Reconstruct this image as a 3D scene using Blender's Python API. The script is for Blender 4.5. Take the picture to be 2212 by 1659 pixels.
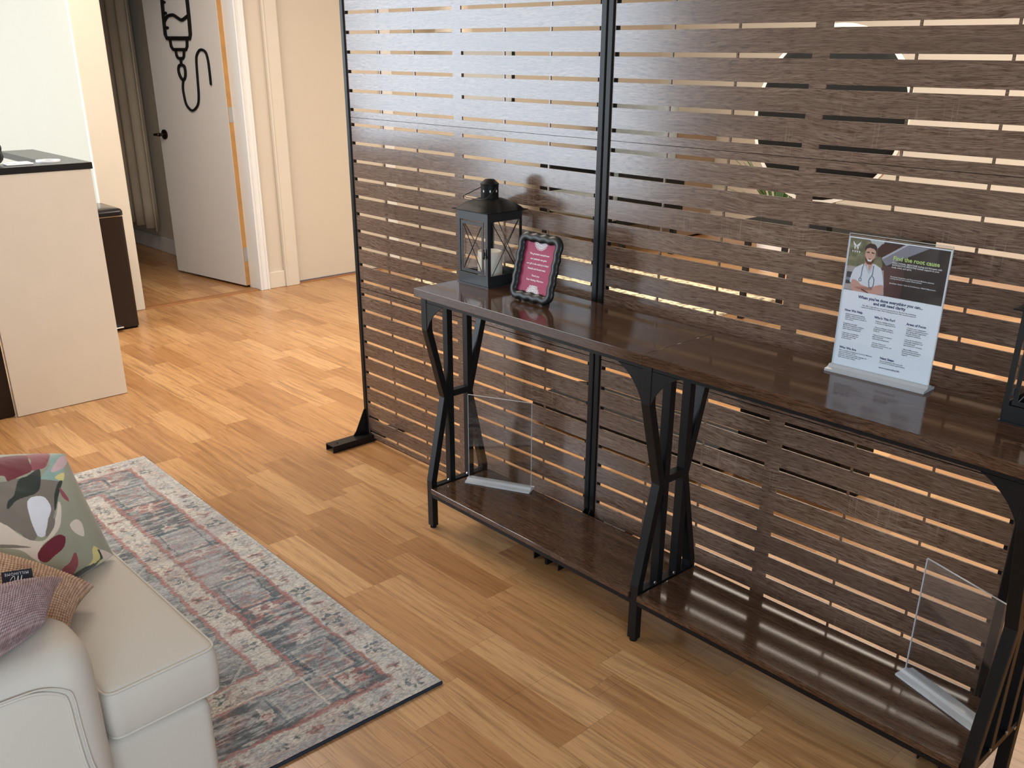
import bpy, bmesh, math, random
import numpy as np
from mathutils import Vector, Matrix

# ---------------------------------------------------------------- scene, camera, world, lights
S = bpy.context.scene
COL = S.collection
for o in list(bpy.data.objects):
    bpy.data.objects.remove(o)
S.view_settings.view_transform = 'Standard'
S.view_settings.look = 'None'
S.view_settings.gamma = 1.0
S.view_settings.use_curve_mapping = False
S.view_settings.exposure = 0.0

yaw, pitch, roll, fpx = 0.8141, 0.4011, 0.0072, 2041.73
F = Vector((-math.sin(yaw) * math.cos(pitch), math.cos(yaw) * math.cos(pitch), -math.sin(pitch)))
R = Vector((math.cos(yaw), math.sin(yaw), 0))
U = R.cross(F)
R2 = math.cos(roll) * R + math.sin(roll) * U
U2 = -math.sin(roll) * R + math.cos(roll) * U
cd = bpy.data.cameras.new('camera')
cam = bpy.data.objects.new('camera', cd)
COL.objects.link(cam)
M = Matrix((R2, U2, -F)).transposed().to_4x4()
M.translation = Vector((2.98559, -1.98315, 1.43975))
cam.matrix_world = M
cd.sensor_fit = 'HORIZONTAL'
cd.sensor_width = 36.0
cd.lens = fpx / 2212 * 36.0
cd.shift_x = -17.27 / 2212
cd.shift_y = 149.97 / 2212
cd.clip_start = 0.05
S.camera = cam

W = bpy.data.worlds.new('sky')
S.world = W
W.use_nodes = True
W.node_tree.nodes['Background'].inputs[0].default_value = (0.72, 0.85, 1.0, 1)
W.node_tree.nodes['Background'].inputs[1].default_value = 1.0


def area(name, loc, size, sizey, energy, color, aim, spread=180):
    l = bpy.data.lights.new(name, 'AREA')
    l.shape = 'RECTANGLE'
    l.size = size
    l.size_y = sizey
    l.energy = energy
    l.color = color
    l.spread = math.radians(spread)
    o = bpy.data.objects.new(name, l)
    COL.objects.link(o)
    o.location = loc
    o.rotation_euler = (Vector(aim) - Vector(loc)).to_track_quat('-Z', 'Y').to_euler()
    return o


# daylight at the two window bands, warm ceiling panels
area('window_light', (-4.15, -4.12, 1.45), 4.3, 2.3, 290, (0.76, 0.88, 1.0), (-4.15, 0, 1.45))
area('side_window_light', (4.42, -2.75, 1.45), 1.8, 1.5, 80, (0.64, 0.81, 1.0), (-3, -2.75, 1.2))
area('ceiling_light_back', (0.9, 2.5, 2.52), 3.4, 2.2, 175, (1.0, 0.90, 0.77), (0.9, 2.5, 0))
area('ceiling_light_left', (-1.3, -0.4, 2.52), 1.6, 1.2, 66, (1.0, 0.87, 0.72), (-1.3, -0.4, 0))

# ---------------------------------------------------------------- helpers


class MB:
    def __init__(self):
        self.v = []
        self.f = []

    def add(self, vs, fs):
        b = len(self.v)
        self.v += [tuple(p) for p in vs]
        self.f += [tuple(i + b for i in f) for f in fs]
        return self

    def box(self, x0, x1, y0, y1, z0, z1):
        return self.add([(x0, y0, z0), (x1, y0, z0), (x1, y1, z0), (x0, y1, z0), (x0, y0, z1), (x1, y0, z1), (x1, y1, z1), (x0, y1, z1)],
                        [(0, 3, 2, 1), (4, 5, 6, 7), (0, 1, 5, 4), (1, 2, 6, 5), (2, 3, 7, 6), (3, 0, 4, 7)])

    def prism(self, poly, axis, a, b):
        """poly: 2D points; axis 'x' -> (y,z), 'y' -> (x,z), 'z' -> (x,y)"""
        n = len(poly)

        def mk(p, t):
            return {'x': (t, p[0], p[1]), 'y': (p[0], t, p[1]), 'z': (p[0], p[1], t)}[axis]
        vs = [mk(p, a) for p in poly] + [mk(p, b) for p in poly]
        fs = [tuple(range(n))[::-1], tuple(range(n, 2 * n))] + [(i, (i + 1) % n, n + (i + 1) % n, n + i) for i in range(n)]
        return self.add(vs, fs)

    def strip(self, left, right, axis, a, b):
        """solid between two polylines, as quads (for concave profiles)"""
        def mk(p, t):
            return {'x': (t, p[0], p[1]), 'y': (p[0], t, p[1]), 'z': (p[0], p[1], t)}[axis]
        n = len(left)
        vs = [mk(p, a) for p in left] + [mk(p, a) for p in right] + [mk(p, b) for p in left] + [mk(p, b) for p in right]
        fs = []
        for i in range(n - 1):
            fs += [(i, i + 1, n + i + 1, n + i), (2 * n + i, 3 * n + i, 3 * n + i + 1, 2 * n + i + 1),
                   (i, 2 * n + i, 2 * n + i + 1, i + 1), (n + i, n + i + 1, 3 * n + i + 1, 3 * n + i)]
        fs += [(0, n, 3 * n, 2 * n), (n - 1, 3 * n - 1, 4 * n - 1, 2 * n - 1)]
        return self.add(vs, fs)

    def lathe(self, prof, c=(0, 0, 0), n=32, closed=False):
        vs, fs = [], []
        m = len(prof)
        for i in range(n):
            a = 2 * math.pi * i / n
            for r, z in prof:
                vs.append((c[0] + r * math.cos(a), c[1] + r * math.sin(a), c[2] + z))
        for i in range(n):
            j = (i + 1) % n
            for k in range(m - 1):
                fs.append((i * m + k, j * m + k, j * m + k + 1, i * m + k + 1))
        if not closed:
            fs.append(tuple(i * m for i in range(n))[::-1])
            fs.append(tuple(i * m + m - 1 for i in range(n)))
        return self.add(vs, fs)

    def cyl(self, c, r, h, n=20, axis='z'):
        vs = []
        for t in (0, h):
            for i in range(n):
                a = 2 * math.pi * i / n
                p, q = r * math.cos(a), r * math.sin(a)
                vs.append({'z': (c[0] + p, c[1] + q, c[2] + t), 'x': (c[0] + t, c[1] + p, c[2] + q), 'y': (c[0] + p, c[1] + t, c[2] + q)}[axis])
        fs = [tuple(range(n))[::-1], tuple(range(n, 2 * n))] + [(i, (i + 1) % n, n + (i + 1) % n, n + i) for i in range(n)]
        return self.add(vs, fs)

    def tube(self, pts, r, n=8, closed=False, flat=None):
        pts = [Vector(p) for p in pts]
        m = len(pts)
        vs, fs = [], []
        up = None
        for i, p in enumerate(pts):
            if closed:
                t = pts[(i + 1) % m] - pts[i - 1]
            else:
                t = pts[min(i + 1, m - 1)] - pts[max(i - 1, 0)]
            t.normalize()
            if up is None:
                up = Vector((0, 0, 1)) if abs(t.z) < 0.9 else Vector((1, 0, 0))
            a = t.cross(up).normalized()
            b = a.cross(t).normalized()
            up = b
            rr = r[i] if isinstance(r, (list, tuple)) else r
            for k in range(n):
                q = 2 * math.pi * k / n
                vs.append(p + a * rr * math.cos(q) + b * rr * math.sin(q))
        for i in range(m if closed else m - 1):
            j = (i + 1) % m
            for k in range(n):
                l = (k + 1) % n
                fs.append((i * n + k, i * n + l, j * n + l, j * n + k))
        if not closed:
            fs.append(tuple(range(n))[::-1])
            fs.append(tuple((m - 1) * n + k for k in range(n)))
        return self.add(vs, fs)

    def build(self, name, mat, parent=None, smooth=False, bevel=0, seg=2, loc=(0, 0, 0), rot=None):
        me = bpy.data.meshes.new(name)
        me.from_pydata(self.v, [], self.f)
        me.validate()
        bm = bmesh.new()
        bm.from_mesh(me)
        bmesh.ops.recalc_face_normals(bm, faces=bm.faces)
        bm.to_mesh(me)
        bm.free()
        return link(name, me, mat, parent, smooth, bevel, seg, loc, rot)


def link(name, me, mat, parent=None, smooth=False, bevel=0, seg=2, loc=(0, 0, 0), rot=None):
    if mat and not me.materials:
        me.materials.append(mat)
    o = bpy.data.objects.new(name, me)
    COL.objects.link(o)
    o.location = loc
    if rot is not None:
        o.rotation_euler = rot
    if parent:
        o.parent = parent
    if smooth:
        for p in me.polygons:
            p.use_smooth = True
        if smooth == 'auto':
            try:
                me.set_sharp_from_angle(angle=math.radians(40))
            except Exception:
                pass
    if bevel:
        b = o.modifiers.new('bevel', 'BEVEL')
        b.width = bevel
        b.segments = seg
        b.limit_method = 'ANGLE'
        b.angle_limit = math.radians(40)
    return o


def tag(o, label=None, cat=None, group=None, kind=None):
    if label:
        o['label'] = label
    if cat:
        o['category'] = cat
    if group:
        o['group'] = group
    if kind:
        o['kind'] = kind
    return o


def thing(name, loc, label, cat, group=None, rz=0):
    o = bpy.data.objects.new(name, None)
    o.empty_display_size = 0.05
    COL.objects.link(o)
    o.location = loc
    o.rotation_euler = (0, 0, rz)
    return tag(o, label, cat, group)


def copy_tree(o, parent=None):
    c = o.copy()
    COL.objects.link(c)
    c.parent = parent
    for ch in list(o.children):
        copy_tree(ch, c)
    return c


# ---------------------------------------------------------------- materials
class NT:
    def __init__(self, name, **kw):
        self.m = bpy.data.materials.new(name)
        self.m.use_nodes = True
        self.t = self.m.node_tree
        self.b = self.t.nodes['Principled BSDF']
        for k, v in kw.items():
            self.set(k, v)

    def set(self, k, v):
        names = {'color': 'Base Color', 'rough': 'Roughness', 'metal': 'Metallic', 'spec': 'Specular IOR Level', 'trans': 'Transmission Weight',
                 'ior': 'IOR', 'coat': 'Coat Weight', 'coatr': 'Coat Roughness', 'sheen': 'Sheen Weight', 'alpha': 'Alpha', 'normal': 'Normal',
                 'sss': 'Subsurface Weight', 'ec': 'Emission Color', 'es': 'Emission Strength', 'aniso': 'Anisotropic'}
        s = self.b.inputs[names[k]]
        if isinstance(v, bpy.types.NodeSocket):
            self.t.links.new(v, s)
        elif isinstance(v, (tuple, list)):
            s.default_value = tuple(v) + (1,) * (4 - len(v))
        else:
            s.default_value = v

    def n(self, typ, ins=None, **props):
        nd = self.t.nodes.new(typ)
        for k, v in props.items():
            setattr(nd, k, v)
        for k, v in (ins or {}).items():
            s = nd.inputs[k]
            if isinstance(v, bpy.types.NodeSocket):
                self.t.links.new(v, s)
            elif isinstance(v, (tuple, list)) and len(v) == 3 and s.type == 'RGBA':
                s.default_value = tuple(v) + (1,)
            else:
                s.default_value = v
        return nd

    def pos(self, obj=False):
        if obj:
            return self.n('ShaderNodeTexCoord').outputs['Object']
        return self.n('ShaderNodeNewGeometry').outputs['Position']

    def scale(self, v, s, loc=(0, 0, 0)):
        return self.n('ShaderNodeMapping', {'Vector': v, 'Scale': s, 'Location': loc}).outputs[0]

    def noise(self, v, scale=5, detail=3, rough=0.5, dist=0, out='Fac'):
        return self.n('ShaderNodeTexNoise', {'Vector': v, 'Scale': scale, 'Detail': detail, 'Roughness': rough, 'Distortion': dist}).outputs[out]

    def ramp(self, fac, stops):
        nd = self.n('ShaderNodeValToRGB', {'Fac': fac})
        cr = nd.color_ramp
        while len(cr.elements) > 1:
            cr.elements.remove(cr.elements[-1])
        for i, (p, c) in enumerate(stops):
            e = cr.elements[0] if i == 0 else cr.elements.new(p)
            e.position = p
            e.color = tuple(c) + (1,) * (4 - len(c))
        return nd.outputs[0]

    def mix(self, a, b, f, mode='MIX'):
        nd = self.n('ShaderNodeMix', data_type='RGBA', blend_type=mode)
        for idx, v in ((0, f), (6, a), (7, b)):
            s = nd.inputs[idx]
            if isinstance(v, bpy.types.NodeSocket):
                self.t.links.new(v, s)
            elif isinstance(v, (tuple, list)):
                s.default_value = tuple(v) + (1,) * (4 - len(v))
            else:
                s.default_value = v
        return nd.outputs[2]

    def math(self, op, a, b=0.0, c=0.0):
        nd = self.n('ShaderNodeMath', operation=op)
        for i, v in enumerate((a, b, c)):
            if isinstance(v, bpy.types.NodeSocket):
                self.t.links.new(v, nd.inputs[i])
            else:
                nd.inputs[i].default_value = v
        return nd.outputs[0]

    def bump(self, h, strength=0.2, dist=0.002):
        nd = self.n('ShaderNodeBump', {'Height': h, 'Strength': strength, 'Distance': dist})
        self.set('normal', nd.outputs[0])


def plain(name, color, rough=0.5, vary=0.06, nscale=8, bump=0, bscale=120, **kw):
    t = NT(name, rough=rough, **kw)
    p = t.pos(True)
    f = t.noise(p, nscale, 3)
    a = tuple(c * (1 - vary) for c in color)
    b = tuple(min(1, c * (1 + vary)) for c in color)
    t.set('color', t.ramp(f, [(0.3, a), (0.7, b)]))
    if bump:
        t.bump(t.noise(p, bscale, 2), bump, 0.001)
    return t.m


MAT = {}
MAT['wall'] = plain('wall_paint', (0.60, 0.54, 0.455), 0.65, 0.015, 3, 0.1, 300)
MAT['wall_dimmed'] = plain('wall_paint_dimmed', (0.46, 0.44, 0.365), 0.65, 0.01, 3, 0.1, 300)  # wall colour darkened to offset the strong window light falling on it
MAT['ceiling'] = plain('ceiling_paint', (0.8, 0.78, 0.74), 0.8, 0.01)
MAT['trim'] = plain('white_trim_paint', (0.76, 0.77, 0.77), 0.35, 0.01)
MAT['trim_cream'] = plain('cream_trim_paint', (0.66, 0.61, 0.52), 0.4, 0.01)
MAT['door'] = plain('door_white_paint', (0.64, 0.635, 0.64), 0.45, 0.01)
MAT['door_cream'] = plain('door_cream_paint', (0.60, 0.54, 0.455), 0.5, 0.01)
MAT['door_edge'] = plain('raw_door_edge', (0.55, 0.30, 0.10), 0.5, 0.12, 12)
MAT['threshold'] = plain('threshold_wood', (0.30, 0.13, 0.045), 0.4, 0.15, 12)
MAT['black'] = plain('black_powder_coat', (0.0038, 0.0042, 0.005), 0.40, 0.1, 20, 0, 500, spec=0.30)
MAT['black_gloss'] = plain('black_gloss', (0.010, 0.010, 0.011), 0.18, 0.05)
MAT['black_matte'] = plain('black_matte', (0.004, 0.004, 0.004), 0.75, 0.05, spec=0.2)
MAT['lantern'] = plain('lantern_black_metal', (0.009, 0.011, 0.013), 0.40, 0.12, 15, 0, 300, spec=0.5)
MAT['lantern_roof'] = plain('lantern_roof_metal', (0.006, 0.006, 0.006), 0.55, 0.1, spec=0.2)
MAT['bin'] = plain('bin_dark_metal', (0.010, 0.005, 0.004), 0.35, 0.1)
MAT['chrome'] = plain('brushed_steel', (0.6, 0.6, 0.6), 0.25, 0.05, metal=1.0)
MAT['bronze'] = plain('bronze_knob', (0.06, 0.045, 0.04), 0.25, 0.05, metal=1.0)
MAT['desk'] = plain('desk_beige_laminate', (0.76, 0.685, 0.57), 0.4, 0.02)
MAT['wax'] = plain('candle_wax', (0.80, 0.74, 0.60), 0.5, 0.03, sss=0.3)
MAT['white'] = plain('white_plastic', (0.85, 0.86, 0.88), 0.4, 0.01)
MAT['paper'] = plain('paper_white', (0.62, 0.67, 0.72), 0.35, 0.01)
MAT['navy'] = plain('navy_ink', (0.015, 0.03, 0.13), 0.5, 0.0)
MAT['ink'] = plain('dark_ink', (0.05, 0.06, 0.08), 0.5, 0.0)
MAT['ink_white'] = plain('white_ink', (0.9, 0.9, 0.9), 0.5, 0.0)
MAT['ink_lime'] = plain('lime_ink', (0.55, 0.72, 0.22), 0.5, 0.0)
MAT['magenta'] = plain('magenta_card', (0.36, 0.035, 0.095), 0.45, 0.03, spec=0.25)
MAT['tag'] = plain('tag_cloth', (0.006, 0.010, 0.022), 0.6, 0.1)
MAT['curtain'] = plain('curtain_cloth', (0.58, 0.50, 0.38), 0.9, 0.06, 6, 0.2, 400)
MAT['grey_cloth'] = plain('grey_upholstery', (0.25, 0.28, 0.29), 0.9, 0.1, 20, 0.2, 300)
MAT['taupe'] = plain('taupe_wood', (0.22, 0.15, 0.10), 0.5, 0.1)
MAT['grey_top'] = plain('grey_laminate', (0.16, 0.16, 0.155), 0.4, 0.03)
MAT['plant'] = plain('plant_leaf', (0.05, 0.11, 0.03), 0.5, 0.3, 20)


def glass(name, color=(1, 1, 1), rough=0.0, trans_only=False):
    t = NT(name, rough=rough, trans=1.0, ior=1.49, color=color)
    return t.m


def thin_glass(name, tint, refl=0.06, rough=0.02):
    m = bpy.data.materials.new(name)
    m.use_nodes = True
    t = m.node_tree
    t.nodes.clear()
    out = t.nodes.new('ShaderNodeOutputMaterial')
    tr = t.nodes.new('ShaderNodeBsdfTransparent')
    tr.inputs[0].default_value = tint + (1,)
    gl = t.nodes.new('ShaderNodeBsdfGlossy')
    gl.inputs['Roughness'].default_value = rough
    ge = t.nodes.new('ShaderNodeNewGeometry')
    dt = t.nodes.new('ShaderNodeVectorMath')
    dt.operation = 'DOT_PRODUCT'
    t.links.new(ge.outputs['Incoming'], dt.inputs[0])
    t.links.new(ge.outputs['Normal'], dt.inputs[1])

    def mth(op, a, b=0.0):
        nd = t.nodes.new('ShaderNodeMath')
        nd.operation = op
        for i, v in enumerate((a, b)):
            if isinstance(v, bpy.types.NodeSocket):
                t.links.new(v, nd.inputs[i])
            else:
                nd.inputs[i].default_value = v
        return nd.outputs[0]
    sch = mth('ADD', 0.035, mth('MULTIPLY', 0.965, mth('POWER', mth('SUBTRACT', 1.0, mth('ABSOLUTE', dt.outputs['Value'])), 5.0)))
    mx = t.nodes.new('ShaderNodeMixShader')
    t.links.new(sch, mx.inputs[0])
    t.links.new(tr.outputs[0], mx.inputs[1])
    t.links.new(gl.outputs[0], mx.inputs[2])
    t.links.new(mx.outputs[0], out.inputs[0])
    return m


MAT['acrylic'] = thin_glass('clear_acrylic_sheet', (0.955, 0.96, 0.965))
MAT['pane'] = thin_glass('lantern_glass', (0.97, 0.97, 0.97))
MAT['acrylic_base'] = NT('acrylic_solid', rough=0.12, trans=0.55, ior=1.45, color=(0.93, 0.96, 0.98)).m


def floor_mat():
    t = NT('laminate_oak_floor', rough=0.3, spec=0.45)
    p = t.pos()
    sx = t.n('ShaderNodeSeparateXYZ', {0: p})
    x, y = sx.outputs[0], sx.outputs[1]
    r = t.math('FLOOR', t.math('MULTIPLY', t.math('ADD', y, 0.05), 10.0))
    h = t.n('ShaderNodeTexWhiteNoise', {'W': r}, noise_dimensions='1D').outputs[0]
    xs = t.math('ADD', t.math('DIVIDE', x, 0.43), t.math('MULTIPLY', h, 7.31))
    c = t.math('FLOOR', xs)
    cid = t.n('ShaderNodeCombineXYZ', {0: c, 1: r, 2: 0.0}).outputs[0]
    wn = t.n('ShaderNodeTexWhiteNoise', {'Vector': cid}, noise_dimensions='3D')
    base = t.ramp(wn.outputs[0], [(0.0, (0.36, 0.178, 0.068)), (0.3, (0.43, 0.224, 0.090)), (0.7, (0.495, 0.272, 0.116)), (1.0, (0.56, 0.330, 0.150))])
    # grain: offset the pattern in every strip, wavy cathedral lines
    off = t.n('ShaderNodeVectorMath', {0: wn.outputs['Color'], 1: (9.0, 5.0, 3.0)}, operation='MULTIPLY').outputs[0]
    q = t.n('ShaderNodeVectorMath', {0: p, 1: off}, operation='ADD').outputs[0]
    warp = t.noise(t.scale(q, (1.6, 7, 1)), 1.5, 2, 0.5)
    q2 = t.n('ShaderNodeVectorMath', {0: t.scale(q, (1.1, 1, 1)), 1: t.n('ShaderNodeCombineXYZ', {0: 0.0, 1: t.math('MULTIPLY', warp, 0.045), 2: 0.0}).outputs[0]}, operation='ADD').outputs[0]
    g1 = t.noise(t.scale(q2, (7, 260, 1)), 1.0, 5, 0.65)
    g2 = t.noise(t.scale(q2, (2.6, 60, 1)), 1.0, 3, 0.5)
    col = t.mix(base, (0.12, 0.048, 0.017), t.ramp(g1, [(0.50, (0, 0, 0)), (0.70, (0.58, 0.58, 0.58))]))
    col = t.mix(col, (0.17, 0.07, 0.024), t.ramp(g2, [(0.48, (0, 0, 0)), (0.75, (0.6, 0.6, 0.6))]))
    col = t.mix(col, (0.50, 0.30, 0.14), t.ramp(g2, [(0.22, (0.35, 0.35, 0.35)), (0.42, (0, 0, 0))]))
    # printed strip joints
    fx = t.math('ABSOLUTE', t.math('SUBTRACT', t.math('FRACT', xs), 0.5))
    e1 = t.math('GREATER_THAN', fx, 0.4975)
    col = t.mix(col, (0.13, 0.055, 0.02), t.math('MULTIPLY', e1, 0.3))
    t.set('color', col)
    t.set('rough', t.math('ADD', t.math('MULTIPLY', g1, 0.12), 0.25))
    t.bump(g1, 0.1, 0.0001)
    return t.m


MAT['floor'] = floor_mat()


def wood(name, dark, mid, light, rough, sc=(1.0, 1.0, 1.0), axis=2, obj=True, bump=0.3, spec=0.5, saw=0.0):
    """grain running along X; `axis` is the across-grain axis (1: y, 2: z)"""
    t = NT(name, spec=spec)
    p = t.pos(obj)
    ac = 210.0
    s1 = (7.0, ac, ac) if axis == 1 else (7.0, 1, ac)
    warp = t.noise(t.scale(p, (1.7, 5, 5)), 1.4, 2, 0.5)
    # rings around a knot: strong low-frequency warp
    w = t.math('MULTIPLY', t.math('SUBTRACT', warp, 0.5), 0.065)
    comb = t.n('ShaderNodeCombineXYZ', {0: 0.0, 1: w, 2: w}).outputs[0]
    q = t.n('ShaderNodeVectorMath', {0: p, 1: comb}, operation='ADD').outputs[0]
    g = t.noise(t.scale(q, s1), 1.0, 6, 0.68)
    s2 = (34.0, 620, 620) if axis == 1 else (34.0, 1, 620)
    gf = t.noise(t.scale(q, s2), 1.0, 3, 0.6)
    g3 = t.noise(t.scale(q, (0.8, 11, 11)), 1.0, 3, 0.5)
    col = t.ramp(g, [(0.28, dark), (0.46, mid), (0.70, light)])
    col = t.mix(col, dark, t.ramp(gf, [(0.48, (0, 0, 0)), (0.62, (0.85, 0.85, 0.85))]))
    col = t.mix(col, tuple(c * 0.55 for c in mid), t.ramp(g3, [(0.45, (0, 0, 0)), (0.70, (0.55, 0.55, 0.55))]))
    if saw:
        sw = t.noise(t.scale(p, (190, 6, 6)), 1.0, 2, 0.5)
        patch = t.noise(t.scale(p, (2.5, 6, 6)), 1.0, 1, 0.5)
        f = t.math('MULTIPLY', t.ramp(sw, [(0.60, (0, 0, 0)), (0.68, (1, 1, 1))]), t.ramp(patch, [(0.56, (0, 0, 0)), (0.68, (saw, saw, saw))]))
        col = t.mix(col, light, f)
    t.set('color', col)
    t.set('rough', t.math('ADD', t.math('MULTIPLY', gf, 0.08), rough - 0.04))
    if bump:
        t.bump(t.noise(t.scale(q, (4.0, 300, 300) if axis == 2 else (4.0, 300, 300)), 1.0, 0, 0.5), bump, 0.00008)
    return t.m


MAT['screen_wood'] = wood('grey_oak_print', (0.048, 0.024, 0.015), (0.172, 0.106, 0.073), (0.285, 0.205, 0.152), 0.185, bump=0.0, spec=0.66, saw=0.45)
MAT['table_wood'] = wood('dark_walnut_laminate', (0.024, 0.010, 0.005), (0.082, 0.041, 0.022), (0.135, 0.075, 0.044), 0.10, axis=1, bump=0.0, spec=0.42)
MAT['table_edge'] = MAT['table_wood']


def fabric(name, c1, c2, kind='twill', sc=900, bump=0.5, rough=0.9):
    t = NT(name, rough=rough, sheen=0.15)
    p = t.pos(True)
    if kind == 'twill':
        s = t.n('ShaderNodeSeparateXYZ', {0: p})
        w = t.noise(t.scale(p, (900, 900, 900)), 1.0, 2, 0.6)
        w2 = t.noise(t.scale(p, (120, 700, 700)), 1.0, 2, 0.6)
        w = t.math('MULTIPLY', t.math('ADD', w, w2), 0.5)
        n = t.noise(p, 6, 3)
        col = t.mix(t.mix(c1, c2, w), tuple(c * 0.85 for c in c1), t.math('MULTIPLY', n, 0.5))
        t.set('color', col)
        t.bump(w, bump, 0.0006)
    else:
        n1 = t.noise(p, 60, 3, 0.6)
        t.set('color', t.ramp(n1, [(0.3, c1), (0.7, c2)]))
        t.bump(n1, bump, 0.002)
    return t.m


MAT['sofa'] = fabric('sand_twill', (0.66, 0.60, 0.50), (0.47, 0.42, 0.35), 'twill', 1500, 0.35)


def attr_mat(name, rough=0.8, bumpscale=0, bump=0.3, spec=0.4, mul=None, sheen=0.0):
    t = NT(name, rough=rough, spec=spec, sheen=sheen)
    a = t.n('ShaderNodeAttribute', attribute_name='Col').outputs['Color']
    if mul:
        p = t.pos(True)
        n = t.noise(t.scale(p, mul), 1.0, 4, 0.6)
        a = t.mix(a, t.ramp(n, [(0.3, (0.55, 0.55, 0.55)), (0.7, (1.35, 1.35, 1.35))]), 1.0, 'MULTIPLY')
    t.set('color', a)
    if bumpscale:
        t.bump(t.noise(t.pos(True), bumpscale, 2), bump, 0.001)
    return t.m


MAT['rug'] = attr_mat('rug_pile', 0.95, 700, 0.5, 0.2, (260, 90, 1), sheen=0.2)
MAT['floral'] = attr_mat('floral_velvet', 0.6, 500, 0.1, 0.4, sheen=0.3)
MAT['print'] = attr_mat('printed_flyer', 0.35)
MAT['rug2'] = attr_mat('speckled_pile', 0.95, 500, 0.4, 0.2)
MAT['rug_edge'] = plain('rug_navy_edge', (0.012, 0.018, 0.030), 0.8, 0.2)
MAT['knit_brown'] = attr_mat('jute_weave', 0.9, 0)
MAT['knit_mauve'] = attr_mat('mauve_weave', 0.9, 0)

# ---------------------------------------------------------------- noise for painted cloth
def vnoise(x, y, seed=0):
    xi = np.floor(x).astype(np.int64)
    yi = np.floor(y).astype(np.int64)
    xf = x - xi
    yf = y - yi

    def h(a, b):
        n = (a * 374761393 + b * 668265263 + seed * 2147483647) & 0xffffffff
        n = ((n ^ (n >> 13)) * 1274126177) & 0xffffffff
        return ((n ^ (n >> 16)) & 0xffff) / 65535.0
    u = xf * xf * (3 - 2 * xf)
    v = yf * yf * (3 - 2 * yf)
    return (h(xi, yi) * (1 - u) + h(xi + 1, yi) * u) * (1 - v) + (h(xi, yi + 1) * (1 - u) + h(xi + 1, yi + 1) * u) * v


def fbm(x, y, seed=0, o=4):
    s = 0
    a = 0.5
    for i in range(o):
        s = s + a * vnoise(x, y, seed + i)
        x = x * 2.03
        y = y * 2.03
        a *= 0.5
    return s / (1 - 0.5 ** o)


def inpoly(px, py, poly):
    r = np.zeros(px.shape, bool)
    n = len(poly)
    j = n - 1
    for i in range(n):
        xi, yi = poly[i]
        xj, yj = poly[j]
        c = ((yi > py) != (yj > py)) & (px < (xj - xi) * (py - yi) / (yj - yi + 1e-12) + xi)
        r ^= c
        j = i
    return r


def smooth_poly(pts, k=6):
    """closed Catmull-Rom through the points"""
    out = []
    n = len(pts)
    for i in range(n):
        p0, p1, p2, p3 = [np.array(pts[(i + d) % n], float) for d in (-1, 0, 1, 2)]
        for s in range(k):
            t = s / k
            out.append(tuple(0.5 * ((2 * p1) + (-p0 + p2) * t + (2 * p0 - 5 * p1 + 4 * p2 - p3) * t * t + (-p0 + 3 * p1 - 3 * p2 + p3) * t ** 3)))
    return out


def smooth_line(pts, k=6):
    P = [np.array(p, float) for p in pts]
    P = [P[0]] + P + [P[-1]]
    out = []
    for i in range(1, len(P) - 2):
        p0, p1, p2, p3 = P[i - 1:i + 3]
        for s in range(k):
            t = s / k
            out.append(tuple(0.5 * ((2 * p1) + (-p0 + p2) * t + (2 * p0 - 5 * p1 + 4 * p2 - p3) * t * t + (-p0 + 3 * p1 - 3 * p2 + p3) * t ** 3)))
    out.append(tuple(P[-1]))
    return out


def set_colors(me, cols):
    ca = me.color_attributes.new('Col', 'FLOAT_COLOR', 'POINT')
    a = np.ones((len(cols), 4), np.float32)
    a[:, :3] = cols
    ca.data.foreach_set('color', a.ravel())


def grid_mesh(name, P, cols=None, wrap=False):
    """P: (nu, nv, 3) array -> mesh of quads"""
    nu, nv = P.shape[:2]
    idx = np.arange(nu * nv).reshape(nu, nv)
    a, b, c, d = idx[:-1, :-1].ravel(), idx[1:, :-1].ravel(), idx[1:, 1:].ravel(), idx[:-1, 1:].ravel()
    faces = np.stack([a, b, c, d], 1)
    me = bpy.data.meshes.new(name)
    me.from_pydata(P.reshape(-1, 3).tolist(), [], faces.tolist())
    if cols is not None:
        set_colors(me, cols.reshape(-1, 3))
    return me


def lin(r, g, b):
    def f(c):
        c /= 255.0
        return c / 12.92 if c <= 0.04045 else ((c + 0.055) / 1.055) ** 2.4
    return np.array([f(r), f(g), f(b)])


def text(name, body, size, mat, parent, loc, rot, align='LEFT', bold=0.0, line=1.0, shear=0.0, space=1.0):
    cu = bpy.data.curves.new(name, 'FONT')
    cu.body = body
    cu.size = size
    cu.align_x = align
    cu.offset = bold * size
    cu.space_line = line
    cu.space_character = space
    cu.shear = shear
    cu.resolution_u = 2
    o = bpy.data.objects.new('tmp_text', cu)
    COL.objects.link(o)
    bpy.context.view_layer.update()
    dg = bpy.context.evaluated_depsgraph_get()
    me = bpy.data.meshes.new_from_object(o.evaluated_get(dg))
    me.name = name
    bpy.data.objects.remove(o)
    me.materials.clear()
    me.materials.append(mat)
    t = bpy.data.objects.new(name, me)
    COL.objects.link(t)
    t.parent = parent
    t.location = loc
    t.rotation_euler = rot
    return t


# ================================================================ THE SETTING
ZC = 2.55


def struct(name, mb, mat, **k):
    o = mb.build(name, mat, **k)
    o['kind'] = 'structure'
    return o


floor = struct('floor', MB().box(-6.6, 8.5, -4.3, 5.1, -0.06, -0.0085), MAT['floor'])
struct('ceiling', MB().box(-6.6, 8.5, -4.3, 5.1, ZC, ZC + 0.06), MAT['ceiling'])
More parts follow.
